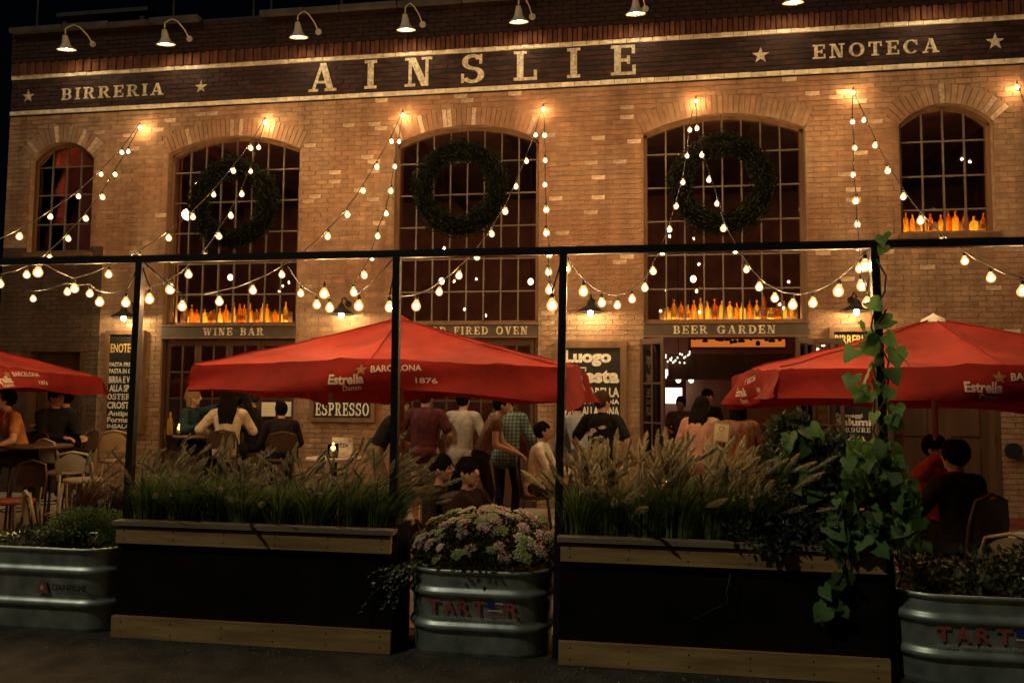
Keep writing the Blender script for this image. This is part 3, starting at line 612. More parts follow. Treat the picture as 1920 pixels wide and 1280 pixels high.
# ------------------------------------------------------------------ wall lamps
shade_m = MB().lathe([(.038, .25), (.052, .20), (.070, .11), (.10, .05), (.165, .0), (.168, -.012), (.160, -.008), (.095, .04), (.062, .10), (.035, .18), (.001, .19)], n=24).mesh('shade', M['enamel'], True)
lb = MB().ell((0, 0, 0), (.045, .045, .05), 12, 8); lamp_b = lb.mesh('bulb', M['lampglow'], True)
for px, py, lab in ((125, 93, 'over the first letters of BIRRERIA'), (311, 83, 'over the last letter of BIRRERIA'), (560, 70, 'before the A of AINSLIE'), (761, 56, 'over the N of AINSLIE'), (973, 41, 'over the L of AINSLIE'), (1192, 26, 'over the final E of AINSLIE'), (1487, 5, 'between the star and ENOTECA'), (1760, -12, 'over the end of ENOTECA')):
    p = at(px, py, D-.48); t = thing('gooseneck_lamp', 'white enamel gooseneck lamp '+lab, 'lamp', p, 0, 'gooseneck lamps along the name band')
    inst('shade', shade_m, t, p, (R(14), 0, 0), .88); inst('bulb', lamp_b, t, p+Vector((0, -.012, .06)))
    pts = [p+Vector((0, -.05, .235)), p+Vector((0, -.05, .32)), p+Vector((.01, .03, .40)), p+Vector((.03, .10, .46)), p+Vector((.06, .20, .46)), p+Vector((.11, .32, .38)), p+Vector((.14, .425, .27))]
    MB().tube(pts, .010, 8).build('arm', M['enamel'], t, True); MB().tube([p+Vector((.14, .415, .27)), p+Vector((.14, .433, .27))], .05, 12).build('wall_plate', M['enamel'], t)
sc_m = MB().lathe([(.02, .16), (.045, .13), (.06, .09), (.11, .06), (.19, .0), (.193, -.01), (.18, -.004), (.10, .045), (.001, .07)], n=24).mesh('shade', M['iron'], True)
sb_m = MB().ell((0, 0, 0), (.035, .035, .045), 12, 8).mesh('bulb', M['sconceglow'], True)
for px, py, lab in ((232, 594, 'over the ENOTECA menu board'), (640, 588, 'over the ESPRESSO board'), (1107, 584, 'over the Luogo di Festa board'), (1606, 582, 'over the BIRRERIA menu board')):
    p = at(px, py, D-.30); t = thing('barn_light', 'black barn light '+lab, 'lamp', p, 0, 'barn lights over the boards'); inst('shade', sc_m, t, p); inst('bulb', sb_m, t, p+Vector((0, 0, -.02)))
    MB().tube([p+Vector((0, 0, .15)), p+Vector((0, .02, .22)), p+Vector((0, .1, .26)), p+Vector((0, .20, .24)), p+Vector((0, .30, .18))], .011, 8).build('arm', M['iron'], t, True)
    MB().tube([p+Vector((0, .275, .18)), p+Vector((0, .297, .18))], .05, 12).build('wall_plate', M['iron'], t)

# ------------------------------------------------------------------ roof terrace bits against the night sky
t = thing('roof_railing', 'thin grey railing posts on the dark roof terrace', 'railing', (-7, D+1.2, 7.7))
for px in (70, 325, 475, 508, 640): q = at(px, 30, D+1.2); MB().box(q.x-.02, q.x+.02, D+1.2, D+1.24, 7.70, 9.6).build('post', M['coping'], t)
for z in (8.35, 9.3): MB().box(gx(60, D+1.2, 30), gx(1500, D+1.2, 30), D+1.205, D+1.235, z-.02, z+.02).build('rail', M['coping'], t)
a, b_ = at(105, 32, D+1.7), at(277, 12, D+1.7); t = thing('roof_duct', 'long pale grey metal duct lying on the roof terrace', 'duct', (a.x, D+1.7, 7.70))
MB().box(a.x, b_.x, D+1.7, D+2.1, a.z, b_.z).build('casing', M['coping'], t); MB().box(a.x+.1, a.x+.2, D+1.75, D+2.05, 7.702, a.z-.001).build('leg', M['iron'], t); MB().box(b_.x-.2, b_.x-.1, D+1.75, D+2.05, 7.702, a.z-.001).build('leg', M['iron'], t)
# ------------------------------------------------------------------ timber frame over the planters
YP = 5.17
fr = thing('timber_frame', 'black timber post and beam frame rising behind the planters', 'pergola', (-1, YP, 0))
ZB = 2.60
posts = {}
for px, nm in ((265, 'a'), (745, 'b'), (1057, 'c'), (1638, 'd')):
    x = gx(px, YP, 470); posts[nm] = x
    xb = gx({'a': 240, 'b': 738, 'c': 1048, 'd': 1662}[nm], YP, 960); dx = (xb-x)*(2.6/1.72)
    MB().bar((x, YP, ZB+.025), (x+dx, YP, .002), .049, .049, (0, 1, 0)).build('post', M['post'], fr)
xs = [-7.4, posts['a'], posts['b'], posts['c'], posts['d'], 5.4]
for a, b_ in zip(xs, xs[1:]): MB().box(a+.004, b_-.004, YP-.023, YP+.023, ZB-.025, ZB+.025).build('beam', M['post'], fr)
for x in (-7.4, 5.4): MB().box(x-.045, x+.045, YP-.04, YP+.04, .002, ZB+.02).build('post', M['post'], fr)
# ------------------------------------------------------------------ string lights
bulb_m = MB().lathe([(.001, -.098), (.022, -.094), (.040, -.078), (.048, -.055), (.046, -.034), (.034, -.012), (.022, .006), (.018, .018), (.001, .018)], n=12).mesh('bulb', M['bulbglass'], True)
fil_m = MB().lathe([(.001, -.076), (.014, -.072), (.023, -.056), (.021, -.040), (.010, -.024), (.001, -.022)], n=8).mesh('filament', M['bulb'], True)
sock_m = MB().lathe([(.001, .062), (.010, .060), (.014, .05), (.021, .045), (.021, .012), (.001, .012)], n=8).mesh('socket', M['socket'], True)
YF = D-.12
def strand(lab, pts, ya, yb, end=None, anchor=None, k=1.0):
    """bulbs hang at real spacing between the wall hook (depth ya) and the frame (depth yb)"""
    n = len(pts); P = [at(x, y, ya+(yb-ya)*(i/max(n-1, 1))**k) for i, (x, y) in enumerate(pts)]
    t = thing('string_light', lab, 'string light', P[0], 0, 'strings of festoon bulbs')
    wire = ([Vector(anchor)] if anchor else []) + [p+Vector((0, 0, .075)) for p in P] + ([Vector(end)] if end else [])
    fine = []
    for a, b_ in zip(wire, wire[1:]): fine += [a, (a+b_)/2+Vector((0, 0, -.012))]
    MB().tube(fine+[wire[-1]], .006, 5).build('wire', M['wire'], t, True)
    for p in P:
        b_ = inst('bulb', bulb_m, t, p+Vector((0, 0, .02)), (random.uniform(-.12, .12), random.uniform(-.12, .12), 0), random.uniform(.64, .78)); inst('socket', sock_m, b_, local=True); inst('filament', fil_m, b_, local=True)
def top(nm): return (posts[nm], YP, ZB)
strand('bulb string from the BIRRERIA wall hook sloping past the small red-lit window', [(262, 238), (229, 285), (190, 326), (147, 367), (95, 405), (37, 441), (-30, 472)], YF, 7.0, k=1)
strand('bulb string from the BIRRERIA wall hook down to the beam end', [(241, 283), (216, 326), (192, 368), (161, 408), (128, 446), (93, 482), (50, 513), (0, 530)], D-.8, 6.0, anchor=at(262, 236, YF))
strand('bulb string from hook above the wine bar arch crossing the wine bar wreath', [(497, 228), (470, 276), (438, 319), (401, 364), (362, 405), (316, 444), (262, 482), (204, 512), (139, 538), (72, 507)], YF, 5.5)
strand('bulb string from the wine bar arch hook to the ENOTECA post', [(485, 275), (470, 320), (453, 362), (433, 403), (410, 441), (385, 480), (353, 512), (320, 539), (280, 558)], D-.8, YP, end=top('a'), anchor=at(497, 226, YF))
strand('bulb string from the oven arch hook swooping to the ENOTECA post', [(755, 215), (734, 264), (707, 311), (681, 356), (651, 400), (615, 441), (573, 481), (528, 513), (474, 542), (411, 563), (342, 572)], YF, YP, end=top('a'))
strand('bulb string from the same oven hook down to the post before the umbrella', [(748, 264), (740, 311), (733, 356), (724, 399), (708, 441), (697, 481), (683, 514), (663, 545), (673, 570)], D-.8, 5.6, end=top('b'), anchor=at(755, 213, YF))
strand('short low bulb string beside the ESPRESSO barn light', [(564, 548), (594, 568), (618, 574), (608, 547)], 7.0, 5.8, anchor=at(540, 500, 7.4))
strand('bulb string from the hook on the Luogo pier crossing the oven window', [(1019, 203), (1004, 252), (987, 301), (968, 348), (948, 394), (922, 437), (894, 479), (861, 514), (824, 545), (781, 570), (730, 573)], YF, YP, end=top('b'))
strand('bulb string hanging straight down the pier between oven and beer garden', [(1021, 252), (1022, 299), (1022, 345), (1024, 391), (1024, 434), (1030, 475), (1028, 508), (1031, 540), (1035, 568)], D-.8, YP, end=top('c'), anchor=at(1019, 201, YF))
strand('bulb string from the beer garden arch hook to the post by the Luogo board', [(1305, 188), (1293, 242), (1288, 291), (1280, 340), (1268, 385), (1255, 428), (1241, 471), (1224, 506), (1209, 537), (1185, 558), (1158, 570), (1128, 565), (1094, 543), (1062, 500)], YF, YP+.05, end=top('c'))
strand('bulb string from hook above the beer garden arch crossing its wreath to the leafy post', [(1307, 239), (1316, 289), (1330, 335), (1345, 380), (1357, 426), (1378, 468), (1399, 504), (1424, 535), (1453, 556), (1487, 568), (1525, 565), (1573, 542), (1622, 495)], D-.8, YP+.05, end=top('d'), anchor=at(1305, 186, YF))
strand('bulb string hanging down the pier between beer garden and BIRRERIA board', [(1600, 172), (1598, 227), (1602, 276), (1600, 326), (1605, 374), (1607, 419), (1610, 462), (1613, 500), (1615, 532), (1626, 565)], YF, YP+.12, end=top('d'))
strand('bulb string from hook under ENOTECA sloping past the small bottle window', [(1620, 224), (1641, 271), (1664, 318), (1694, 367), (1726, 411), (1765, 452), (1808, 487), (1857, 518), (1917, 543)], D-.8, 5.6, anchor=at(1600, 170, YF))
strand('bulb string from the hook beyond the small bottle window', [(1907, 162), (1925, 215), (1950, 268), (1980, 320)], YF, 9.5)
strand('low bulb string under the beam in front of the darker brick wall', [(62, 558), (126, 545), (169, 548), (187, 563), (236, 565)], 8.0, YP+.1, end=top('a'), anchor=at(20, 530, 8.6))

# ------------------------------------------------------------------ umbrellas
def umbrella(cx, cy, h, zr, za, vh, lab, ax=0.0, droop=.05, seed=1, cap=False, rz=0):
    t = thing('patio_umbrella', lab, 'umbrella', (cx, cy, 0), rz, 'red patio umbrellas'); q = random.Random(seed); n, m = 24, 24
    zo = [q.uniform(-.02, .02) for _ in range(4)]
    def rim(k, u):                                     # square rim, corner low, middle rib high, cloth slack between the ribs
        a = (u*2-1)*h; c = abs(u*2-1); z = zr-droop*c**2-.018*abs(math.sin(2*math.pi*u))**2
        return Vector((a, -h, z+zo[k]*(1-u)+zo[(k+1) % 4]*u))
    for k in range(4):
        Rm = Matrix.Rotation(k*math.pi/2, 3, 'Z'); b_ = MB(); apx = Vector((ax, 0, za)); g_ = {}
        for j in range(m+1):
            for i in range(n+1):
                u = i/n; v = j/m; p = rim(k, u); w_ = Rm @ p; c = apx.lerp(w_, v)
                rib = abs(math.sin(2*math.pi*u)); c.z -= .045*math.sin(math.pi*v)*(.25+rib)+.010*math.sin(7*u*6.28+v*5+k)*v*v+.006*math.sin(u*31+v*23+k*2)*v
                c.z -= .012*max(0, 1-abs(v-.52)*30)            # stitched seam
                b_.v.append(tuple(c))
        for j in range(m):
            for i in range(n):
                e = j*(n+1)+i; b_.f.append((e, e+1, e+n+2, e+n+1)); b_.m.append(0); b_.a.append(1.0)
        b_.build('canopy_panel', M['red'], t, True, True)
        for u in (0, .5):                               # stitched rib seams
            pts_ = []
            for j in range(m+1): e_ = b_.v[j*(n+1)+int(u*n)]; pts_.append((e_[0], e_[1], e_[2]+.004))
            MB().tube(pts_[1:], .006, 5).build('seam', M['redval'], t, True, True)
        ph = q.uniform(0, 6); ph2 = q.uniform(0, 6)
        vhk = (lambda u: .21+.06*min(1, u/.25)) if k == 0 else ((lambda u: vh*(1-.42*u**2)) if k == 3 else (lambda u: vh))
        def val(u, v, Rm=Rm, vhk=vhk, k=k, ph=ph, ph2=ph2):
            p = rim(k, min(max(u, 0), 1)); fold = (.045*math.sin(u*9+v*2.6+ph)*(.4+v)+.030*math.sin(u*14+ph)+.020*math.sin(u*29+ph2)*math.sin(u*7)+.04*math.sin(u*5+ph2+1)+.02*math.sin(u*9+v*3))*v
            return Rm @ (p + Vector((-.03*v*math.cos(math.pi*u), -.012-.05*v+fold*1.0, -vhk(min(max(u, 0), 1))*v*(1-.16*abs(math.sin(math.pi*2*u+ph)))-.0)))
        b_ = MB(); n2, m2 = 56, 8
        b_.v = [tuple(val(i/n2, j/m2)) for j in range(m2+1) for i in range(n2+1)]
        for j in range(m2):
            for i in range(n2): e = j*(n2+1)+i; b_.f.append((e, e+1, e+n2+2, e+n2+1)); b_.m.append(0); b_.a.append(1.0)
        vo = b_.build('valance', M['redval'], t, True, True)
        L_ = 2*h
        def put(body, u0, v0, wd, hh, mt, bold=.02, slant=0.0):
            tv, tf = fit_text(body, wd, hh, bold); nrm = Rm @ Vector((0, -1, 0)); o_ = MB()
            o_.add([val(u0+(p[0])/L_, v0-(p[1]+slant*p[0])/vhk(.5)) + nrm*.007 for p in tv], tf); o_.build('print', M[mt], vo, local=True)
        put('Estrella', .40, .74, .26, .075, 'print', .03); put('Damm', .435, .93, .13, .04, 'print', .02)
        put('BARCELONA', .505, .43, .40, .055, 'print', .015, .06); put('1876', .62, .76, .17, .05, 'print', .015, .03)
        sb = MB(); nrm = Rm @ Vector((0, -1, 0)); su, sv = .48, .34
        pts = [val(su+(.05 if i % 2 == 0 else .021)*math.cos(R(90+36*i))/L_, sv-(.05 if i % 2 == 0 else .021)*math.sin(R(90+36*i))/vhk(.5))+nrm*.006 for i in range(10)]
        sb.add(pts, [tuple(range(10))]); sb.build('star_print', M['goldprint'], vo, local=True)
    MB().tube([(ax*.5, 0, .02), (ax, 0, za-.03)], .026, 12).build('pole', pm('grey_pole', (.30, .27, .25), .5, metal=.5), t, local=True)
    for k in range(8):
        a = k*math.pi/4; l = h*(1.41 if k % 2 else 1.0)*.97; e = Vector((math.sin(a)*l, -math.cos(a)*l, zr-droop*(1 if k % 2 else 0)-.03))
        MB().bar((ax, 0, za-.05), e, .02, .02).build('rib', M['iron'], t, local=True)
    MB().lathe([(.001, .004), (.28, .004), (.28, .05), (.06, .09), (.045, .3), (.001, .3)], n=20).build('base', M['iron'], t, True, True)
    MB().lathe([(.11, -.035), (.10, -.01), (.05, .02), (.02, .035), (.001, .05)], (ax, 0, za), 16).build('cap', M['enamel'] if cap else M['red'], t, True, True)
    return t
umbrella(-2.08, 7.5, 1.5, 1.945, 2.395, .36, 'red square patio umbrella between the wine bar and the Luogo board', -.24, .065, 4)
umbrella(2.50, 7.5, 1.5, 1.90, 2.36, .36, 'red square patio umbrella with white cap behind the leafy post', .05, .04, 9, True)
umbrella(-8.1, 7.5, 1.5, 1.90, 2.42, .235, 'red square patio umbrella beside the ENOTECA menu board', 0, .05, 2)

# ------------------------------------------------------------------ planters of black panels and pine boards
def planter(x0, x1, lab):
    y0, y1 = 5.04, 5.5; t = thing('wooden_planter', lab, 'planter', ((x0+x1)/2, (y0+y1)/2, 0)); e = .002
    MB().box(x0+.002, x1-.002, y0+.03, y1-.03, .01, .70).build('black_panel', M['blackboard'], t)
    MB().box(x0+.0, x1-.0, y0-.008, y0+.028, .004, .145).build('base_board', M['pine'], t)
    MB().box(x0+.01, x1-.01, y0-.010, y0+.028, .632, .738).build('top_board', M['pine'], t)
    MB().box(x0-.01, x1+.01, y0-.03, y0+.07, .752, .782).build('cap_board', M['pine_grey'], t)
    MB().box(x0-.01, x1+.01, y1-.07, y1+.02, .750, .788).build('cap_board', M['pine_grey'], t)
    for x in (x0-.003, x1-.037): MB().box(x, x+.04, y0+.071, y1-.071, .615, .786).build('end_board', M['blackboard'], t)
    MB().box(x0+.045, x1-.045, y0+.07, y1-.07, .70, .755).build('soil', M['soil'], t)
    for z in (.04, .11, .66, .715):
        for i in range(6):
            x = x0+.07+(x1-x0-.14)*i/5; yy = y0-(.008 if z < .2 else .010); MB().tube([(x, yy-.002, z), (x, yy+.004, z)], .0055, 6).build('screw', M['iron'], t)
planter(-3.535, -1.575, 'black panelled planter with pine boards under the grey plumed grasses')
planter(-.50, 1.43, 'black panelled planter with pine boards under the tall grasses and leafy vine')

# ------------------------------------------------------------------ galvanised stock tanks
def tank(cx, cy, L_, W_, h, lab, decal):
    t = thing('stock_tank', lab, 'planter tub', (cx, cy, 0), 0, 'galvanised tanks along the kerb'); r = .24; K = 12
    def path(o):                                        # rounded rectangle, offset o outwards
        P = []
        for sx, sy, a0 in ((1, 1, 0), (-1, 1, 90), (-1, -1, 180), (1, -1, 270)):
            for i in range(K+1):
                a = R(a0+90*i/K); P.append((sx*(L_/2-r)+(r+o)*math.cos(a), sy*(W_/2-r)+(r+o)*math.sin(a)))
        return P
    pr_ = [(-.03, .0), (-.028, .012)]
    for i in range(41):
        z = .015+(h-.05)*i/40; o = -.026+.026*z/h
        for zc in (h*.33, h*.72): o += .026*max(0, 1-((z-zc)/.034)**2)
        pr_.append((o, z))
    body = [(o, z) for o, z in pr_]+[(.0, h-.03), (.014, h-.024), (.018, h-.010), (.012, h), (.0, h), (-.008, h-.012), (-.01, h-.06)]
    b_ = MB(); n = 4*(K+1); b_.v = [(x, y, z+.002) for o, z in body for x, y in path(o)]
    for j in range(len(body)-1):
        for i in range(n): b_.f.append((j*n+i, j*n+(i+1) % n, (j+1)*n+(i+1) % n, (j+1)*n+i)); b_.m.append(0); b_.a.append(1.0)
    b_.build('tank_wall', M['zinc'], t, True, True)
    s_ = MB(); P = path(-.012); s_.add([(x, y, h-.06) for x, y in P], [tuple(range(n))]); s_.build('soil', M['soil'], t, local=True)
    y = -W_/2-.004
    def put(body_, x0, z0, wd, hh, mt, bold=.02, sh=0):
        v, f = fit_text(body_, wd, hh, bold); o = MB(); o.add([(x0+p[0]+sh*p[1], y-.001-.026*0+.013*0, z0+p[1]) for p in v], f); return o.build('decal_lettering', M[mt], t, local=True)
    if decal == 'T':
        x0 = -.31*L_/.96; wd = .60*L_/.96; z0 = h*.50; hh = .085; u = wd/6.3
        for i, c in enumerate('TART'): put(c, x0+i*u*1.04, z0, u*.86, hh, 'zincred', .04)
        put('R', x0+5.35*u, z0, u*.92, hh, 'zincred', .04)
        fx0 = x0+4.15*u
        MB().box(fx0, fx0+u*.5, y-.003, y-.001, z0+hh*.5, z0+hh).build('flag_canton', M['zincblue'], t, local=True)
        for i in range(4): MB().box(fx0+(u*.54 if i > 1 else 0), fx0+u*1.05, y-.002, y-.001, z0+hh*(.02+.27*i), z0+hh*(.15+.27*i)).build('flag_stripe', M['zincwht' if i % 2 else 'zincred'], t, local=True)
        put('FARM AND RANCH EQUIPMENT', x0+.01, z0-.032, wd*.97, .017, 'zincwht', .01)
    else:
        z0 = h*.50
        put('COUNTYLINE', decal[0], z0, decal[1], .042, 'zincblk', .03)
        m_ = MB(); x = decal[0]-.075
        m_.add([(x-.04, y-.003, z0-.018), (x+.04, y-.003, z0-.018), (x+.044, y-.003, z0+.006), (x+.016, y-.003, z0+.072), (x-.016, y-.003, z0+.072), (x-.044, y-.003, z0+.006)], [tuple(range(6))]); m_.build('red_emblem', M['zincred'], t, local=True)
        m_ = MB().add([(x-.018, y-.0045, z0+.004), (x+.018, y-.0045, z0+.004), (x, y-.0045, z0+.045)], [(0, 1, 2)]); m_.build('emblem_mark', M['zincwht'], t, local=True)
    return t
tank(-1.035, 5.37, .94, .62, .545, 'galvanised round ended tank lettered TARTER holding pink flowers', 'T')
tank(-4.18, 5.37, 1.20, .62, .575, 'galvanised tank lettered COUNTYLINE with a red emblem and herbs', (.17, .26))
tank(2.02, 5.37, 1.05, .62, .525, 'galvanised tank lettered TARTER beyond the leafy post with dark plants', 'T')

q = random.Random(44); b_ = MB()                        # grit and fallen leaves on the street
for i in range(420):
    x, y = q.uniform(-4.6, 3.2), 5.0-abs(q.gauss(0, .22)); r_ = q.uniform(.004, .012); b_.val = q.uniform(.4, 1.6); b_.ell((x, y, r_*.4), (r_, r_*q.uniform(.6, 1.2), r_*.5), 5, 3)
tag(b_.build('street_grit', pm('grit', (.17, .14, .085), .9, attr='val')), 'grit and leaf bits scattered along the planter foot', 'grit', kind='stuff')
# ------------------------------------------------------------------ plants
M['blade'] = pm('grass_blade', (.13, .20, .06), .6, var=.2, attr='val', trans=.25)
M['blade_red'] = pm('red_grass_blade', (.085, .045, .032), .6, var=.2, attr='val', trans=.25)
M['plume'] = pm('seed_plume', (.54, .49, .33), .9, var=.2, rnd=.25, trans=.3)
M['plume_grey'] = pm('grey_plume', (.33, .32, .23), .9, var=.2, rnd=.25, trans=.3)
M['heart'] = pm('vine_leaf', (.11, .22, .055), .5, var=.15, scale=20, rnd=.4, trans=.3, bump=.2, bscale=90)
M['dark_leaf'] = pm('dark_leaf', (.045, .065, .030), .55, var=.2, attr='val', trans=.2)
M['herb'] = pm('herb_leaf', (.09, .16, .045), .6, var=.2, attr='val', trans=.3)
M['varieg'] = pm('variegated_leaf', (.34, .40, .24), .6, var=.4, attr='val', trans=.2)
M['stem'] = pm('green_stem', (.06, .06, .025), .7)
FL = [pm('flower_pink', (.55, .40, .34), .85, var=.25, scale=60, rnd=.2), pm('flower_cream', (.58, .52, .36), .85, var=.25, scale=60, rnd=.2), pm('flower_green', (.34, .42, .17), .85, var=.25, scale=60, rnd=.2)]
def plume_mesh(seed, mt, L_=.125):
    q = random.Random(seed); b_ = MB(); b_.tube([(0, 0, 0), (0, 0, L_*.95)], [.0045, .002], 4)
    for i in range(130):
        u = q.random(); z = L_*u; a = q.uniform(0, 6.283); r_ = .024*math.sin(math.pi*min(1, .12+u*.9))**.6*q.uniform(.6, 1.1); c, s_ = math.cos(a), math.sin(a)
        b_.add([(c*.003-s_*.0035, s_*.003+c*.0035, z), (c*.003+s_*.0035, s_*.003-c*.0035, z), (c*r_, s_*r_, z+.022)], [(0, 1, 2)])
    return b_.mesh('seed_head', mt)
PL = {m_: [plume_mesh(i, M[m_], .11+.015*i) for i in range(3)] for m_ in ('plume', 'plume_grey')}
def grass(x, y, z, h, lab, seed, lean=(0, 0), nb=240, nh=14, blade='blade', pl='plume', grp=None, spread=.34):
    t = thing('fountain_grass', lab, 'ornamental grass', (x, y, z), 0, grp); q = random.Random(seed); b_ = MB(); st = MB()
    for i in range(nb):
        a = q.uniform(0, 6.283); r0 = q.uniform(0, .13); ln = h*q.uniform(.55, 1.0); out = q.uniform(.15, 1)*spread*ln/h
        d = Vector((math.cos(a), math.sin(a), 0)); P = []; w_ = q.uniform(.003, .0058); side = Vector((-d.y, d.x, 0)); b_.val = q.uniform(.4, 1.7)
        for k in range(6):
            u = k/5; P.append(d*(r0+out*u**1.7)+Vector((lean[0], lean[1], 0))*u*u*ln/h+Vector((0, 0, ln*(u-.38*u**3*(out/spread)))))
        vs_ = []
        for k, p in enumerate(P): e = w_*(1-(k/5)**2*.95); vs_ += [p-side*e, p+side*e]
        b_.add(vs_, [(2*k, 2*k+1, 2*k+3, 2*k+2) for k in range(5)])
    b_.build('blades', M[blade], t, local=True)
    for i in range(nh):
        a = q.uniform(0, 6.283); ln = h*q.uniform(.45, 1.22); out = q.uniform(.1, 1)*spread*.75; d = Vector((math.cos(a), math.sin(a), 0)); jx, jy = q.gauss(0, .07), q.gauss(0, .05)
        f_ = lambda u: d*(.04+out*u**1.6)+Vector((lean[0]+jx, lean[1]+jy, 0))*u*u*1.25+Vector((0, 0, ln*(u-.18*u**3*(out/spread))))
        st.tube([f_(k/5) for k in range(6)], [.0022]*6, 4, False); tip = f_(1); dr = (tip-f_(.85)).normalized()
        eu = dr.to_track_quat('Z', 'Y').to_euler(); o = inst('seed_head', PL[pl][q.randrange(3)], t, tip-dr*.01, eu, q.uniform(.75, 1.1)*(1.28 if pl == 'plume' else 1), local=True)
    st.build('stems', M['stem'], t, local=True)
    return t
gr = random.Random(21); GA = 'grey plumed grasses in the planter beside the COUNTYLINE tank'; GB = 'tan plumed grasses in the planter below the vine'
wl = ['grey plumed grass at the post before the ENOTECA board', 'grey plumed grass in the planter beside the COUNTYLINE tank next to the post clump', 'grey plumed grass in the planter beside the COUNTYLINE tank below the cream cardigan', 'grey plumed grass in the planter beside the COUNTYLINE tank below the dark high stool', 'grey plumed grass in the planter beside the COUNTYLINE tank below the candle table', 'grey plumed grass in the planter beside the COUNTYLINE tank below the ESPRESSO board', 'grey plumed grass in the planter beside the COUNTYLINE tank below the man in black tee', 'grey plumed grass leaning over the tank of pink flowers']
for i in range(8):
    x = -3.40+i*.243; grass(x, 5.24+gr.uniform(-.03, .06), .755, .43+gr.uniform(-.06, .07), wl[i], 40+i, (.05+.05*(i > 5)+gr.uniform(-.02, .05)+(.05 if i == 7 else 0), -.02), 460, 24, 'blade', 'plume_grey', GA)
wr = ['tan plumed grass close beside the post by the Luogo board', 'tan plumed grass below the man with printed tee', 'tan plumed grass beside the candle in the planter below the vine', 'tan plumed grass in front of the candle lit table', 'tan plumed grass below the woman in salmon top', 'tan plumed grass beside the dark shrub']
for i in range(6):
    grass(-.40+i*.215, 5.25+gr.uniform(-.04, .06), .755, .44+gr.uniform(-.04, .08), wr[i], 70+i, (.02+.015*i, -.03), 460, 34, 'blade', 'plume', GB, .26)
t = thing('square_pot', 'dark square pot of red grass behind the COUNTYLINE tank', 'pot', (-4.25, 6.15, 0)); MB().box(-4.75, -3.75, 5.95, 6.35, .008, .52).build('pot_wall', M['blackboard'], t); MB().box(-4.72, -3.78, 5.98, 6.32, .5, .54).build('soil', M['soil'], t)
for i, lb_ in enumerate(('red tinged grass in the square pot, clump with drooping plumes', 'red tinged grass at the middle of the square pot', 'red tinged grass at the chair side of the square pot')):
    grass(-4.62+i*.3, 6.15, .54, .55, lb_, 90+i, (.26, -.03), 200, 15, 'blade_red', 'plume_grey', 'red grasses in the square pot', .36)
# leafy masses: many small leaf faces spread through the volume
def leaf_quad(b_, c, d, n_, l, w_):
    s_ = d.cross(n_).normalized(); n2 = s_.cross(d)
    b_.add([c, c+d*l*.45+s_*w_+n2*w_*.3, c+d*l, c+d*l*.45-s_*w_+n2*w_*.3], [(0, 1, 2), (0, 2, 3)])
def rdir(q, up=.2): v = Vector((q.gauss(0, 1), q.gauss(0, 1), q.gauss(0, 1)+up)); return v.normalized()
def bush(name, lab, cat, x, y, z, lobes, n, l, mt, seed, up=.4):
    t = thing(name, lab, cat, (x, y, z)); q = random.Random(seed); b_ = MB(); st = MB()
    for i in range(n):
        cx, cy_, cz, rx, ry, rz_ = q.choice(lobes); u = rdir(q, 0); k = q.random()**.4
        c = Vector((cx+u.x*rx*k, cy_+u.y*ry*k, cz+u.z*rz_*k)); c.z = max(c.z, .0); b_.val = q.uniform(.4, 1.7)
        ll = l*q.uniform(.6, 1.3); leaf_quad(b_, c, (u*.7+rdir(q, up)).normalized(), rdir(q, 1), ll, ll*.28)
    b_.build('foliage', M[mt], t, local=True)
    for cx, cy_, cz, rx, ry, rz_ in lobes:
        for k in range(4): st.tube([(cx*.25+q.uniform(-.03, .03), cy_*.3, .0), (cx*.7, cy_*.7, cz*.6), (cx+q.uniform(-.5, .5)*rx, cy_+q.uniform(-.5, .5)*ry, cz+rz_*.6)], [.006, .004, .002], 5)
    st.build('stems', M['stem'], t, local=True); return t
bush('dark_shrub', 'tall dark small leaved shrub between the tan grasses and the vine', 'shrub', 1.02, 5.28, .755, [(-.12, .02, .20, .22, .16, .18), (.12, 0, .22, .25, .16, .2), (-.10, .04, .55, .17, .13, .25), (.10, .03, .50, .18, .12, .2), (-.04, .05, .68, .13, .1, .12), (.3, 0, .25, .2, .14, .22), (.22, .02, .5, .16, .12, .2), (-.28, -.02, .15, .16, .14, .14), (.0, -.06, .1, .4, .1, .14)], 5200, .05, 'dark_leaf', 5)
bush('ivy_clump', 'low dark ivy spilling over the vine planter cap board', 'ivy', .80, 5.12, .755, [(-.05, -.05, .08, .25, .1, .12), (.25, -.06, .10, .25, .1, .13), (.0, -.1, -.02, .1, .05, .1)], 700, .05, 'dark_leaf', 6)
bush('parsley', 'fluffy green herb growing in the COUNTYLINE tank', 'herb', -3.95, 5.34, .515, [(-.16, 0, .14, .18, .17, .12), (.10, .02, .16, .18, .18, .13), (.24, -.02, .12, .12, .14, .1), (-.02, -.05, .22, .2, .14, .09)], 5200, .024, 'herb', 7, .9)
bush('herb_mat', 'low dark herb covering the COUNTYLINE tank soil', 'herb', -4.45, 5.36, .515, [(0, 0, .06, .28, .2, .09), (.3, -.1, .04, .3, .12, .07)], 900, .04, 'dark_leaf', 8, .6)
bush('dark_foliage', 'dark trailing foliage planted in the tank beyond the leafy post', 'plant', 2.0, 5.36, .465, [(-.3, 0, .12, .2, .2, .12), (.1, 0, .14, .25, .2, .13), (.35, .05, .16, .2, .2, .14), (-.1, -.15, .08, .35, .08, .08)], 1700, .05, 'dark_leaf', 9, .5)
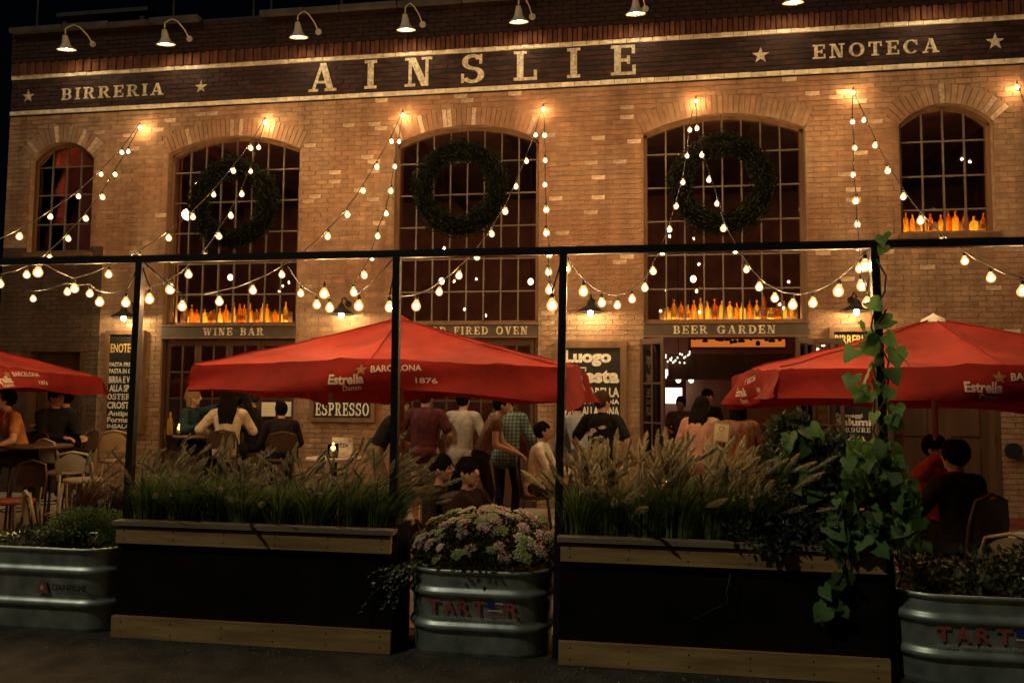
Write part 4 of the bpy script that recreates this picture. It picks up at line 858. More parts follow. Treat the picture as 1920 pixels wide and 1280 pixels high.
# lettuce in the left tank
t = thing('lettuce', 'pale green lettuce leaves at the COUNTYLINE tank rim', 'lettuce', (-4.20, 5.16, .515)); q = random.Random(3)
for i in range(9):
    b_ = MB(); n = 8; P = []; a = q.uniform(-2.6, -.4)
    for j in range(n+1):
        for s_ in (-1, 0, 1): u = j/n; wd = .045*math.sin(math.pi*min(1, u*.85+.1)); P.append((s_*wd, .12*u+.01*s_*s_*math.sin(u*20), .09*u*(1-u*.5)+.012*s_*s_*math.sin(u*16+i)))
    for j in range(n):
        for k in range(2): e = j*3+k; b_.f.append((e, e+1, e+4, e+3)); b_.m.append(0); b_.a.append(1.)
    b_.v = P; o = b_.build('leaf', M['herb'], t, True, True); o.location = (q.uniform(-.06, .1), q.uniform(-.02, .05), .01); o.rotation_euler = (q.uniform(0, .5), 0, a+1.57)
# pink and cream flower dome
def flower_mesh(i):
    q = random.Random(i+60); b_ = MB()
    for k in range(26):
        a = k*2.4; r_ = .042*math.sqrt(k/26); s_ = .0105*q.uniform(.8, 1.3); c = (r_*math.cos(a), r_*math.sin(a), .016*(1-(r_/.042)**2)+q.uniform(-.003, .003))
        b_.add([(c[0]+s_, c[1], c[2]), (c[0], c[1]+s_, c[2]), (c[0]-s_, c[1], c[2]), (c[0], c[1]-s_, c[2]), (c[0], c[1], c[2]+s_*.8), (c[0], c[1], c[2]-s_*.6)], [(0, 1, 4), (1, 2, 4), (2, 3, 4), (3, 0, 4), (1, 0, 5), (2, 1, 5), (3, 2, 5), (0, 3, 5)])
    return b_.mesh('flower_head', FL[i])
FM = [flower_mesh(i) for i in range(3)]
t = thing('flowering_sedum', 'mound of pink and cream flower heads filling the TARTER tank', 'flowers', (-1.02, 5.36, .485)); q = random.Random(8); b_ = MB()
for i in range(135):
    a = q.uniform(0, 6.283); k = math.sqrt(q.random()); ex, ey = .56, .36; x, y = ex*k*math.cos(a)+.04, ey*k*math.sin(a)
    z = .15+.25*(1-k*k)**.7+q.uniform(-.03, .02)-(.03 if y < -.2 else 0); nrm = Vector((x*1.3, y*1.6, .5)).normalized()
    ci = 0 if (q.random() < .55 and x > -.1) or q.random() < .2 else (1 if q.random() < .6 else 2)
    if y < -.22 and q.random() < .5: ci = 2
    o = inst('flower_head', FM[ci], t, (x, y, z), nrm.to_track_quat('Z', 'Y').to_euler(), q.uniform(.7, 1.25), local=True)
    b_.tube([(x*.6, y*.6, .06), (x*.9, y*.9, z*.7), (x, y, z)], [.004, .003, .002], 4)
b_.build('stems', M['stem'], t, local=True); b_ = MB()
for i in range(1500):
    a = q.uniform(0, 6.283); k = math.sqrt(q.random()); c = Vector((.50*k*math.cos(a), .36*k*math.sin(a), q.uniform(.05, .17+.22*(1-k*k)))); b_.val = q.uniform(.5, 1.5)
    leaf_quad(b_, c, (Vector((c.x, c.y, .2)).normalized()+rdir(q)*.8).normalized(), rdir(q, 1), q.uniform(.03, .06), .013)
b_.build('foliage', M['dark_leaf'], t, local=True)
t = thing('variegated_trailer', 'white edged trailing plant spilling from the TARTER tank', 'trailing plant', (-1.40, 5.14, .55)); b_ = MB(); st = MB()
for i in range(11):
    ex, ez = -.12-.26*q.random()*(1 if i < 8 else .5), -.02-.30*q.random(); e = Vector((ex, -.10-q.uniform(0, .06), ez)); c0 = Vector((q.uniform(-.05, .15), q.uniform(-.02, .08), q.uniform(-.03, .05))); m_ = (c0+e)/2+Vector((-.04, -.03, .06+q.uniform(0, .08)))
    f_ = lambda u: c0*(1-u)**2+m_*2*u*(1-u)+e*u*u
    st.tube([f_(k/6) for k in range(7)], .002, 4)
    for k in range(1, 13):
        p = f_(k/12)
        for s_ in (-1, 1): b_.val = q.choice((.35, .6, 1.0, 1.4)); leaf_quad(b_, p, (Vector((s_*.7, -.5, s_*.3))+rdir(q)*.6).normalized(), rdir(q, 1), q.uniform(.018, .032), .009)
b_.build('foliage', M['varieg'], t, local=True); st.build('stems', M['stem'], t, local=True)
# heart leaved vine on the post
def heart_mesh(seed):
    q = random.Random(seed); pts = []
    half = [(0, 0), (.10, .13), (.26, .19), (.42, .12), (.50, -.05), (.47, -.25), (.36, -.48), (.18, -.74), (0, -.95)]
    V = [(0, -.0, 0), (0, -.04, -.3), (0, -.02, -.62), (0, .06, -.95)]; F_ = []
    for s_ in (-1, 1):
        k = len(V); V += [(s_*x*q.uniform(.80, 1.10), -(.30*x)+.34*x*x+q.uniform(-.05, .05)+.10*z*z*(1 if seed % 2 else -.6), z) for x, z in half[1:-1]]
        seq = [0]+list(range(k, k+7))+[3]; cen = [0, 0, 0, 0, 1, 1, 2, 2, 3]
        for j in range(8):
            a, b_ = seq[j], seq[j+1]; c, d = cen[j], cen[j+1]
            fc = (c, a, b_) if c == d else (c, a, b_, d)
            fc = tuple(dict.fromkeys(fc))
            if len(fc) > 2: F_.append(fc if s_ > 0 else fc[::-1])
    m_ = MB(); m_.add(V, F_); return m_.mesh('leaf', M['heart'], True)
HM = [heart_mesh(i) for i in range(8)]
def vine(lab, spots, seed, stem_pts, nm='heart_leaf_vine'):
    base = Vector(stem_pts[0][0]); t = thing(nm, lab, 'vine', base); q = random.Random(seed)
    for P in stem_pts: MB().tube([Vector(p) for p in P], .006, 5).build('stem', M['stem'], t, True)
    for c, s_ in spots:
        o = inst('leaf', HM[q.randrange(8)], t, c, (q.uniform(-.9, .5), q.uniform(-.9, .9), q.uniform(-1.2, 1.2)), s_)
    return t
q = random.Random(17); xd = posts['d']; S = []
for i in range(270):
    z = .78+.62*q.random()**.85; rr = (.30-.16*(z-.8)/.62)
    S.append((Vector((xd-.03+q.uniform(-1.15, .85)*rr, YP+.05-q.random()*.30, z)), q.choice((q.uniform(.03, .06), q.uniform(.05, .085), q.uniform(.05, .09), q.uniform(.08, .15)))))
for i in range(9): z = q.uniform(1.38, 1.75); S.append((Vector((xd-.0+q.uniform(-.16, .15), YP-.05-q.random()*.08, z)), q.uniform(.07, .13)))
for px, py, s_ in ((1655, 452, .10), (1660, 470, .08), (1632, 575, .11), (1672, 610, .12), (1612, 615, .10), (1660, 640, .10), (1625, 650, .14), (1680, 665, .13), (1600, 665, .12), (1640, 640, .09), (1628, 700, .17), (1670, 705, .12), (1600, 715, .12), (1690, 680, .10), (1650, 680, .09), (1632, 745, .12), (1670, 740, .10)):
    p = at(px, py-10, YP-.09); S.append((p, s_))
stems = [[(xd+.05*math.sin(k*1.3+ph)+.01, YP-.05+.0*k-.02*math.cos(k*1.3+ph), .72+k*.105) for k in range(18-int(ph*2))] for ph in (0, 1.5, 3.1)]
vine('green heart leaved vine climbing the black post before the white capped umbrella', S, 4, stems)
S = [(at(px, py, 5.0), s_) for px, py, s_ in ((1585, 1000, .13), (1600, 1030, .12), (1572, 1040, .10), (1590, 1070, .11), (1578, 1085, .09), (1560, 1085, .11), (1545, 1100, .10), (1562, 1130, .09), (1550, 1138, .13), (1580, 1140, .07), (1543, 1162, .11), (1620, 1005, .12), (1560, 1010, .09), (1640, 1020, .12))]
vine('heart leaved vine shoot trailing down over the vine planter panel', S, 6, [[at(1600, 990, 5.05), at(1590, 1060, 5.0), at(1562, 1100, 4.99), at(1560, 1140, 5.0), at(1545, 1175, 5.01)]])
S = [(at(px, py, 5.2), s_) for px, py, s_ in ((1480, 815, .13), (1500, 805, .12), (1520, 800, .10), (1475, 840, .13), (1510, 830, .12), (1478, 870, .16), (1515, 880, .12), (1495, 905, .13), (1540, 810, .09), (1460, 860, .10), (1530, 920, .12), (1500, 940, .1))]
vine('heart leaved vine shoots rising from the shrub before the menu board', S, 8, [[at(1500, 990, 5.25), at(1495, 900, 5.24), at(1485, 850, 5.24), at(1500, 805, 5.23)], [at(1510, 985, 5.25), at(1520, 900, 5.24), at(1525, 810, 5.23)]])
t = MB().tube([at(1370, 1075, 5.0), at(1362, 1110, 4.99), at(1365, 1130, 4.99), at(1340, 1140, 4.99), at(1318, 1152, 4.985), at(1292, 1163, 4.98)], [.003, .003, .002, .002, .0015, .001], 5).build('dry_stem', M['stem'], None, True, loc=at(1370, 1075, 5.0)); tag(t, 'thin dry stem hanging over the black planter panel', 'stem')
# ------------------------------------------------------------------ tables and chairs
M['cloth'] = pm('white_table_top', (.55, .50, .40), .6, var=.1)
M['chair_dark'] = pm('dark_chair', (.05, .026, .014), .45, var=.2)
M['chair_white'] = pm('cream_chair', (.34, .30, .21), .5, var=.12)
M['chair_wood'] = pm('tan_chair', (.36, .25, .13), .5, var=.2)
M['rust'] = pm('red_cushion', (.17, .035, .022), .8, var=.2)
M['clear'] = glass('clear_glass', (.92, .92, .9), .02, 1.45, 1.2)
def seat(name, lab, cat, x, y, rz, hs=.45, mt='chair_dark', back=.42, oval=False, grp=None, pad=None):
    t = thing(name, lab, cat, (x, y, .006), rz, grp); r_ = .20; m = M[mt]
    MB().lathe([(.001, 0), (r_-.01, 0), (r_, .012), (r_, .028), (r_-.012, .04), (.001, .042)], (0, 0, hs-.042), 20).build('seat', M[pad] if pad else m, t, True, True)
    for sx in (-1, 1):
        for sy in (-1, 1): MB().tube([(sx*.14, sy*.14, hs-.04), (sx*.19, sy*.19, .0)], [.016, .012], 8).build('leg', m, t, True, True)
    zz = hs*.35; MB().tube([(.19*.9*math.cos(k*math.pi/8), .19*.9*math.sin(k*math.pi/8), zz) for k in range(17)], .008, 6).build('stretcher', m, t, True, True)
    if back:
        P = [(-.185+0*k, -.17, hs-.02) for k in range(1)]+[(-.19, -.21, hs+back*.55), (-.15, -.235, hs+back*.9), (0, -.245, hs+back), (.15, -.235, hs+back*.9), (.19, -.21, hs+back*.55), (.185, -.17, hs-.02)]
        MB().tube(P, .014, 8).build('back_frame', m, t, True, True)
        b_ = MB(); n, mm = 8, 6
        for j in range(mm+1):
            for i in range(n+1):
                u = i/n*2-1; v = j/mm; wd = .165*(1-.35*max(0, v-.6)**1.5*2); b_.v.append((u*wd, -.215-.03*v-.012*(1-u*u), hs+back*(.28+.66*v)-(.06*u*u*v if oval else .02*u*u*v)))
        for j in range(mm):
            for i in range(n): e = j*(n+1)+i; b_.f.append((e, e+1, e+n+2, e+n+1)); b_.m.append(0); b_.a.append(1.)
        k = len(b_.v); b_.v += [(p[0], p[1]-.012, p[2]) for p in b_.v]; b_.f += [tuple(i+k for i in f_)[::-1] for f_ in b_.f]; b_.m *= 2; b_.a *= 2
        b_.build('backrest', m, t, True, True)
    return t
def table(lab, x, y, h, r_, mt='cloth'):
    t = thing('bistro_table', lab, 'table', (x, y, .006))
    MB().lathe([(.001, h-.03), (r_-.008, h-.03), (r_, h-.022), (r_, h-.006), (r_-.008, h), (.001, h)], n=28).build('table_top', M[mt], t, True, True)
    MB().tube([(0, 0, .03), (0, 0, h-.031)], .032, 12).build('pedestal', M['iron'], t, True, True)
    MB().lathe([(.001, 0), (.24, 0), (.24, .012), (.05, .04), (.001, .04)], n=20).build('base', M['iron'], t, True, True); return t
def candle(lab, x, y, z, s=1.0):
    t = thing('candle_glass', lab, 'candle', (x, y, z+.007)); s *= 1.0
    MB().lathe([(.001, 0), (.034*s, 0), (.040*s, .05*s), (.036*s, .09*s), (.034*s, .09*s), (.037*s, .05*s), (.031*s, .006), (.001, .006)], n=14).build('glass', M['clear'], t, True, True)
    MB().lathe([(.001, .008), (.024*s, .008), (.024*s, .045*s), (.001, .045*s)], n=12).build('wax', pm('wax', (.8, .7, .45), .6, trans=.4), t, True, True)
    MB().lathe([(.001, .047*s), (.014*s, .058*s), (.016*s, .07*s), (.008*s, .09*s), (.001, .105*s)], n=10).build('flame', M['flame'], t, True, True)
def wine_glass(lab, x, y, z):
    t = thing('wine_glass', lab, 'glass', (x, y, z+.007), 0, 'wine glasses on the high table')
    MB().lathe([(.001, .0), (.032, .0), (.032, .003), (.005, .008), (.004, .07), (.02, .085), (.036, .12), (.033, .17), (.031, .17), (.034, .12), (.018, .088), (.001, .08)], n=14).build('bowl', M['clear'], t, True, True)

# ------------------------------------------------------------------ people
import numpy as np
SK = pm('skin', (.46, .26, .17), .55, var=.08, scale=14); SKD = pm('skin_tan', (.36, .19, .115), .55, var=.08, scale=14)
EYE = pm('eye_dark', (.02, .015, .012), .3); LIP = pm('lip', (.30, .10, .08), .5)
_cm = {}
def cl(c, nm='cloth'):
    k = (nm,)+tuple(c)
    if k not in _cm:
        m = _cm[k] = pm(nm, c, .9, var=.2, scale=7, bump=.9, bscale=13, spec=.15); N = m.node_tree.nodes; L = m.node_tree.links
        wv = N.new('ShaderNodeTexWave'); wv.inputs['Scale'].default_value = 3.2; wv.inputs['Distortion'].default_value = 9; wv.inputs['Detail'].default_value = 3; wv.inputs['Detail Scale'].default_value = 1.4
        tc = [n_ for n_ in N if n_.type == 'TEX_COORD'][0]; L.new(tc.outputs['Object'], wv.inputs[0]); bp = [n_ for n_ in N if n_.type == 'BUMP'][0]
        b2 = N.new('ShaderNodeBump'); b2.inputs['Strength'].default_value = .4; b2.inputs['Distance'].default_value = .018; L.new(wv.outputs[1], b2.inputs['Height']); L.new(bp.outputs[0], b2.inputs['Normal']); L.new(b2.outputs[0], N['Principled BSDF'].inputs['Normal'])
        if nm == 'plaid':
            vm = [n_ for n_ in N if n_.type == 'VECT_MATH'][0]; sc_ = vm.inputs['Scale'].links[0].from_socket; fac = sc_
            for ax in ('X', 'Z'):
                w2 = N.new('ShaderNodeTexWave'); w2.bands_direction = ax; w2.inputs['Scale'].default_value = 7; L.new(tc.outputs['Object'], w2.inputs[0]); mm = N.new('ShaderNodeMath'); mm.operation = 'MULTIPLY_ADD'; mm.inputs[1].default_value = .7; mm.inputs[2].default_value = .55; L.new(w2.outputs[1], mm.inputs[0])
                m3 = N.new('ShaderNodeMath'); m3.operation = 'MULTIPLY'; L.new(fac, m3.inputs[0]); L.new(mm.outputs[0], m3.inputs[1]); fac = m3.outputs[0]
            L.new(fac, vm.inputs['Scale'])
    return _cm[k]
def hm(c):
    k = ('hair',)+tuple(c)
    if k not in _cm: _cm[k] = pm('hair', c, .75, spec=.05, var=.25, scale=30, bump=.5, bscale=90, stretch=(3, 3, .5))
    return _cm[k]
def ik(a, t, l1, l2, pole):
    a, t = Vector(a), Vector(t); d = t-a; L_ = min(d.length, (l1+l2)*.995); d.normalize(); t = a+d*L_
    x = (l1*l1-l2*l2+L_*L_)/(2*L_); h_ = math.sqrt(max(l1*l1-x*x, 0)); p = Vector(pole); p = p-d*p.dot(d)
    p = p.normalized() if p.length > 1e-4 else d.orthogonal().normalized(); return a+d*x+p*h_, t
def remesh(mb, vox, sm=4):
    me = mb.mesh('r', []); o = bpy.data.objects.new('r', me); COL.objects.link(o)
    m = o.modifiers.new('a', 'REMESH'); m.mode = 'VOXEL'; m.voxel_size = vox
    s_ = o.modifiers.new('b', 'SMOOTH'); s_.factor = .5; s_.iterations = sm
    dg = bpy.context.evaluated_depsgraph_get(); dg.update(); out = bpy.data.meshes.new_from_object(o.evaluated_get(dg)); bpy.data.objects.remove(o); bpy.data.meshes.remove(me); return out
def person(lab, x, y, rz, shirt, pants, hairc, z0=.006, sit=None, lean=0.0, side=0.0, lh=(-.26, .05, .85), rh=(.26, .05, .85), lf=(-.10, .0, .08), rf=(.10, .02, .08), hy=0.0, hp=0.0, hair='short', sleeve=1.0, shorts=False, S=1.0, skin=None, loose=0.0, hem=.0, face=True, extra=None, shoe=(.03, .025, .02), grp='people on the terrace', vox=.0115, weave='cloth'):
    t = thing('person', lab, 'person', (x, y, z0), rz, grp); skin = skin or SK; mats = [skin, cl(shirt, weave), cl(pants), cl(shoe, 'shoe')]
    B = []; mb = MB()
    def cap(p, q_, r0, r1, m): p, q_ = Vector(p), Vector(q_); mb.tube([p, q_], [r0, r1], 12); mb.ell(p, (r0,)*3, 10, 6); mb.ell(q_, (r1,)*3, 10, 6); B.append((p, q_, r0, r1, m))
    def el(c, r_, m, rot=None): mb.ell(c, r_, 14, 10, rot); a = sum(r_)/3; B.append((Vector(c), Vector(c)+Vector((0, 0, .001)), a, a, m))
    ph = sit if sit else .93; P = Vector((0, 0, ph)); sp = Vector((math.sin(side), math.sin(lean)*math.cos(side), math.cos(lean)*math.cos(side))).normalized()
    rt = Vector((1, 0, 0)); rt = (rt-sp*rt.dot(sp)).normalized(); fw = sp.cross(rt)*-1; fw = rt.cross(sp)*-1; Rs = Matrix((rt, fw, sp)).transposed(); lo = loose
    el(P, (.165+lo*.5, .125+lo*.5, .115), 2, Rs)
    for d_, rx, ry in ((.06, .158, .118), (.10, .154, .116), (.14, .151, .114), (.18, .151, .114), (.22, .155, .116), (.26, .160, .119), (.30, .166, .121), (.34, .170, .122), (.38, .170, .118), (.41, .165, .108)):
        el(P+sp*d_, (rx+lo, ry+lo, .105), 1, Rs)
    if hem: el(P+sp*(-.01-hem*.3), (.178+lo, .138+lo, .10+hem*.55), 1, Rs)
    sh = P+sp*.455; cap(sh-rt*.15, sh+rt*.15, .062+lo*.5, .062+lo*.5, 1)
    nk = P+sp*.50; hd_ = (sp+Vector((0, 0, .8))).normalized(); hc = nk+hd_*.155+fw*.02; cap(nk-sp*.02, hc-hd_*.05, .056, .05, 0)
    Rh = Matrix.Rotation(rz*0+hy, 3, 'Z') @ Matrix.Rotation(-hp, 3, 'X'); hv = lambda a, b_, c: hc+Rh @ Vector((a, b_, c))
    el(hc, (.074, .094, .112), 0, Rh); el(hv(0, .028, -.062), (.05, .056, .052), 0, Rh)
    mb.ell(hv(0, .100, -.012), (.013, .020, .024), 8, 6, Rh)
    for s_ in (-1, 1): mb.ell(hv(s_*.077, -.006, -.005), (.010, .018, .030), 8, 6, Rh)
    for s_, tgt in ((-1, lh), (1, rh)):
        a = sh+rt*s_*.185-sp*.01; e, w_ = ik(a, Vector(tgt), .285, .255, Vector((s_*.55, -.75, -.35))); r_ = .008+lo*.6
        if sleeve >= 1: cap(a, e, .055+r_, .046+r_, 1); cap(e, w_+(e-w_)*.08, .045+r_, .034+r_*.8, 1)
        elif sleeve > 0: m_ = a.lerp(e, sleeve); cap(a, m_, .055+r_, .052+r_, 1); cap(m_, e, .044, .038, 0); cap(e, w_, .040, .027, 0)
        else: cap(a, e, .05, .04, 0); cap(e, w_, .040, .027, 0)
        d = (w_-e).normalized(); n_ = Vector((0, .2, -1)); n_ = (n_-d*n_.dot(d)); n_ = n_.normalized() if n_.length > .1 else d.orthogonal(); sd = d.cross(n_).normalized()
        Rp = Matrix((sd, d, n_)).transposed(); el(w_+d*.045, (.040, .052, .017), 0, Rp)
        for i, l_ in enumerate((.062, .074, .068, .052)):
            r0 = w_+d*.085+sd*(i-1.5)*.0215; c1 = (d*math.cos(.45)+n_*math.sin(.45)); c2 = (d*math.cos(1.0)+n_*math.sin(1.0)); k1 = r0+c1*l_*.55; cap(r0-d*.01, k1, .0105, .0098, 0); cap(k1, k1+c2*l_*.5, .0098, .0085, 0)
        tb = w_+d*.022-sd*.034*s_; td = (d*.75-sd*.6*s_+n_*.35).normalized(); cap(tb, tb+td*.035, .013, .0115, 0); cap(tb+td*.035, tb+td*.035+(td+d*.5).normalized()*.03, .0115, .009, 0)
    for s_, tgt in ((-1, lf), (1, rf)):
        a = P+Vector((s_*.09, 0, -.03)); k_, an = ik(a, Vector(tgt), .43, .42, Vector((s_*.12, 1, .15)))
        cap(a, k_, .088, .062, 2)
        if shorts: m_ = k_.lerp(an, .02); cap(k_, an, .052, .036, 0)
        else: cap(k_, an, .062, .046, 2)
        cap(an+Vector((0, -.03, -.025)), an+Vector((0, .15, -.045)), .042, .034, 3)
    if extra: extra(cap, el, hv, P, sp, rt, fw)
    me = remesh(mb, vox)
    for m_ in mats: me.materials.append(m_)
    n = len(me.polygons); c = np.empty(n*3); me.polygons.foreach_get('center', c); c = c.reshape(-1, 3); best = np.full(n, 9e9); idx = np.zeros(n, int)
    for p, q_, r0, r1, m_ in B:
        p_, d_ = np.array(p), np.array(q_-p); u = np.clip(((c-p_)@d_)/max(d_@d_, 1e-9), 0, 1); ds = np.linalg.norm(c-p_-u[:, None]*d_, axis=1)-(r0+(r1-r0)*u); k = ds < best; best[k] = ds[k]; idx[k] = m_
    me.polygons.foreach_set('material_index', idx.astype('i')); me.polygons.foreach_set('use_smooth', [True]*n); me.update()
    me.name = 'body'; o = bpy.data.objects.new('body', me); COL.objects.link(o); o.parent = t; o.scale = (S,)*3
    if face:
        for s_ in (-1, 1): q_ = MB().ell(hv(s_*.031, .083, .008), (.012, .010, .0075), 8, 6, Rh).build('eye', EYE, t, True, True); q_.scale = (S,)*3
        for s_ in (-1, 1): q_ = MB().ell(hv(s_*.032, .086, .030), (.018, .008, .005), 8, 6, Rh).build('eyebrow', hm(hairc), t, True, True); q_.scale = (S,)*3
        q_ = MB().ell(hv(0, .087, -.060), (.024, .008, .008), 8, 6, Rh).build('mouth', LIP, t, True, True); q_.scale = (S,)*3
    if hair:
        hb = MB(); hb.ell(hv(0, -.020, .024), (.085, .100, .112), 18, 12, Rh)
        if hair == 'long':
            for s_ in (-1, -.5, 0, .5, 1):
                a = hv(s_*.066, -.05-.02*(1-abs(s_)), .02); b2 = nk+rt*s_*.085-fw*(.085+.02*(1-abs(s_)))+Vector((0, 0, -.02)); c2 = nk+rt*s_*.07-fw*.115-sp*.20
                hb.tube([a, a.lerp(b2, .5), b2, c2], [.042, .045, .042, .018], 8)
        if hair == 'bob':
            for s_ in (-1, -.5, 0, .5, 1): a = hv(s_*.07, -.035-.03*(1-abs(s_)), .02); b2 = hv(s_*.085, -.04-.035*(1-abs(s_)), -.13); hb.tube([a, b2], [.042, .030], 8)
        if hair == 'bun': hb.ell(hv(0, -.10, .09), (.05, .05, .05), 10, 8)
        if hair == 'cap': hb.ell(hv(0, .0, .06), (.09, .11, .07), 14, 8, Rh); hb.ell(hv(0, .12, .045), (.06, .07, .012), 12, 6, Rh)
        hq = random.Random(int(abs(x*100)))            # loose strands over the hair mass
        for i in range(46):
            a_ = hq.uniform(.9, 5.4)-math.pi/2-.1; el0 = hq.uniform(.5, 1.35); lw = -1.1 if hair in ('long', 'bob') else hq.uniform(-.7, .1); P_ = []
            for k in range(6):
                e_ = el0+(lw-el0)*k/5; aa = a_+hq.uniform(-.06, .06); ce = math.cos(e_); P_.append(hv(.089*ce*math.sin(aa+math.pi), -.020-.104*ce*math.cos(aa+math.pi)*-1*-1, .024+.116*math.sin(e_)))
            hb.tube(P_, [.007, .008, .008, .007, .006, .003], 5)
        hme = remesh(hb, .008, 1); hme.materials.append(hm(hairc)); hme.polygons.foreach_set('use_smooth', [True]*len(hme.polygons)); hme.name = 'hair'; ho = bpy.data.objects.new('hair', hme); COL.objects.link(ho); ho.parent = t; ho.scale = (S,)*3
    return t
SITF = dict(lf=(-.12, .42, .28), rf=(.12, .42, .28))
DK, BLK, BRN, BLD = (.008, .006, .005), (.012, .011, .011), (.05, .026, .014), (.24, .15, .075)
FC = math.pi; RT = -math.pi/2; LT = math.pi/2
# --- the high table by the wine bar door
Y1 = 10.3; x1 = gx(378, Y1); table('round high table with bottle and candle by the wine bar door', x1, Y1, 1.07, .36, 'wood_mid')
candle('glowing candle glass on the high table by the wine bar', gx(338, 10.15), 10.15, 1.07, 1.5)
t = thing('wine_bottle', 'pale glass wine bottle at the edge of the high table', 'bottle', (gx(321, 10.2), 10.2, 1.078)); MB().lathe([(.001, 0), (.037, 0), (.038, .01), (.038, .19), (.014, .25), (.014, .31), (.001, .31)], n=14).build('glass_body', BMAT[1], t, True, True)
for i, px in enumerate((362, 392, 402)): wine_glass('clear wine glass on the high table beside the candle', gx(px, 10.2+.1*i), 10.2+.1*i, 1.07)
def high(px, Y, rz, lab, **k):
    x = gx(px, Y); seat('bar_stool', 'dark high stool under '+lab.split(' person')[0].replace('seated ', '')+' guest' if False else k.pop('stool'), 'stool', x, Y, rz, .83, 'chair_dark', .34, grp='high stools')
    return person(lab, x, Y, rz, sit=.93, lf=(-.12, .34, .48), rf=(.12, .34, .46), **k)
high(352, 10.45, RT+.1, 'blonde haired seated person in dark teal top raising a hand', shirt=(.02, .045, .045), pants=BLK, hairc=BLD, hair='bob', lh=(-.10, .46, 1.52), rh=(.20, .32, 1.22), hy=.1, lean=.12, stool='dark high stool under the blonde guest in teal')
high(428, 9.95, .25, 'seated person in cream cardigan seen from behind with long dark hair', shirt=(.60, .48, .33), pants=BLK, hairc=DK, hair='long', lh=(-.34, .30, 1.12), rh=(.22, .40, 1.12), lean=.10, loose=.012, hem=.10, face=False, stool='dark backed high stool under the cream cardigan guest')
high(478, 10.55, LT+.25, 'seated person in black jacket with hand at chin by the paper menus', shirt=BLK, pants=BLK, hairc=BRN, lh=(-.05, .22, 1.50), rh=(.15, .38, 1.15), lean=.05, hy=.1, stool='dark high stool under the guest with hand at chin')
high(530, 9.7, .5, 'dark clothed seated person seen from behind below the white menu', shirt=(.016, .012, .011), pants=BLK, hairc=DK, lh=(-.2, .4, 1.0), rh=(.2, .4, 1.0), lean=.25, hp=-.25, face=False, S=.92, stool='dark high stool beside the ESPRESSO pier')
# --- table with candle and card
Y2 = 9.0; x2 = gx(630, Y2); ht2 = at(630, 858, Y2).z; table('round table with candle globe and white card below ESPRESSO', x2, Y2, ht2, .33)
candle('bright candle globe beside the white card below ESPRESSO', gx(627, Y2-.05), Y2-.05, ht2, 1.7)
a, b_ = at(622, 852, Y2+.08), at(661, 820, Y2+.08); t = thing('table_card', 'white printed card standing on the candle table', 'card', ((a.x+b_.x)/2, Y2+.08, a.z)); MB().box(a.x, b_.x, Y2+.08, Y2+.084, a.z, b_.z).build('card', M['white'], t); line_text('PIZZA', a.x+.05, b_.x-.05, Y2+.08, a.z+.09, .045, M['chalk'], t)
# --- the standing group under the big umbrella
person('person in black tee bending over beside the ESPRESSO board', gx(705, 10.0), 10.0, RT+.5, BLK, (.25, .19, .10), BRN, lean=.55, side=0, sleeve=.6, lh=(-.1, .52, .98), rh=(.2, .5, .95), hp=-.2, face=True)
person('person in dark maroon shirt and khaki shorts seen from behind', gx(797, 9.9), 9.9, .1, (.10, .028, .034), (.42, .34, .21), BRN, lean=.06, sleeve=.7, lh=(-.32, .22, 1.0), rh=(.30, .20, .96), shorts=True, loose=.018, hem=.06, face=False, S=1.02)
person('person in loose pale grey shirt and white shorts seen from behind', gx(864, 10.1), 10.1, -.25, (.46, .42, .34), (.66, .60, .46), DK, lean=.12, sleeve=1, lh=(-.2, .34, 1.05), rh=(.24, .3, 1.05), shorts=True, loose=.015, hem=.14, face=False, S=1.0)
person('server in brown and salmon top reaching forward with bare arms', gx(903, 9.6), 9.6, RT+.15, (.15, .085, .055), BLK, DK, lean=.42, sleeve=.3, lh=(-.15, .46, .94), rh=(.18, .40, .98), face=True)
person('person in teal patterned shirt with dark apron seen from behind', gx(950, 10.0), 10.0, -.1, (.16, .22, .19), BLK, DK, weave='plaid', lean=.18, sleeve=1, lh=(-.28, .34, .98), rh=(.24, .32, .98), loose=.016, hem=.10, face=False, S=1.0)
# --- two low seated guests behind the flowers
for px, Y, rz, lab, h_, fc in ((868, 6.2, RT-.55, 'long dark haired seated person behind the pink flowers', 'long', True), (818, 6.4, RT-.3, 'dark haired seated person in shade beside the long haired guest', 'short', True)):
    seat('lounge_chair', 'low dark chair under the '+('long' if h_ == 'long' else 'short')+' haired guest behind the flowers', 'chair', gx(px, Y), Y, rz, .30, 'chair_dark', .3)
    person(lab, gx(px, Y), Y, rz, (.03, .015, .014), BLK, DK, sit=.45, lean=.10, lf=(-.12, .5, .09), rf=(.12, .5, .09), lh=(-.12, .34, .74), rh=(.12, .34, .72), hair=h_, hp=-.1, S=.95)
a = at(812, 925, 6.9); t = thing('yellow_crate', 'yellow crate standing behind the long haired guest', 'crate', (gx(838, 6.9), 6.9, .006)); cx_ = gx(838, 6.9)
MB().box(cx_-.2, cx_+.2, 6.8, 7.0, .006, .93).build('crate_body', pm('yellow_paint', (.42, .30, .05), .6), t); MB().box(cx_-.21, cx_+.21, 6.79, 7.01, .90, .94).build('rim', pm('yellow_rim', (.36, .25, .04), .6), t)
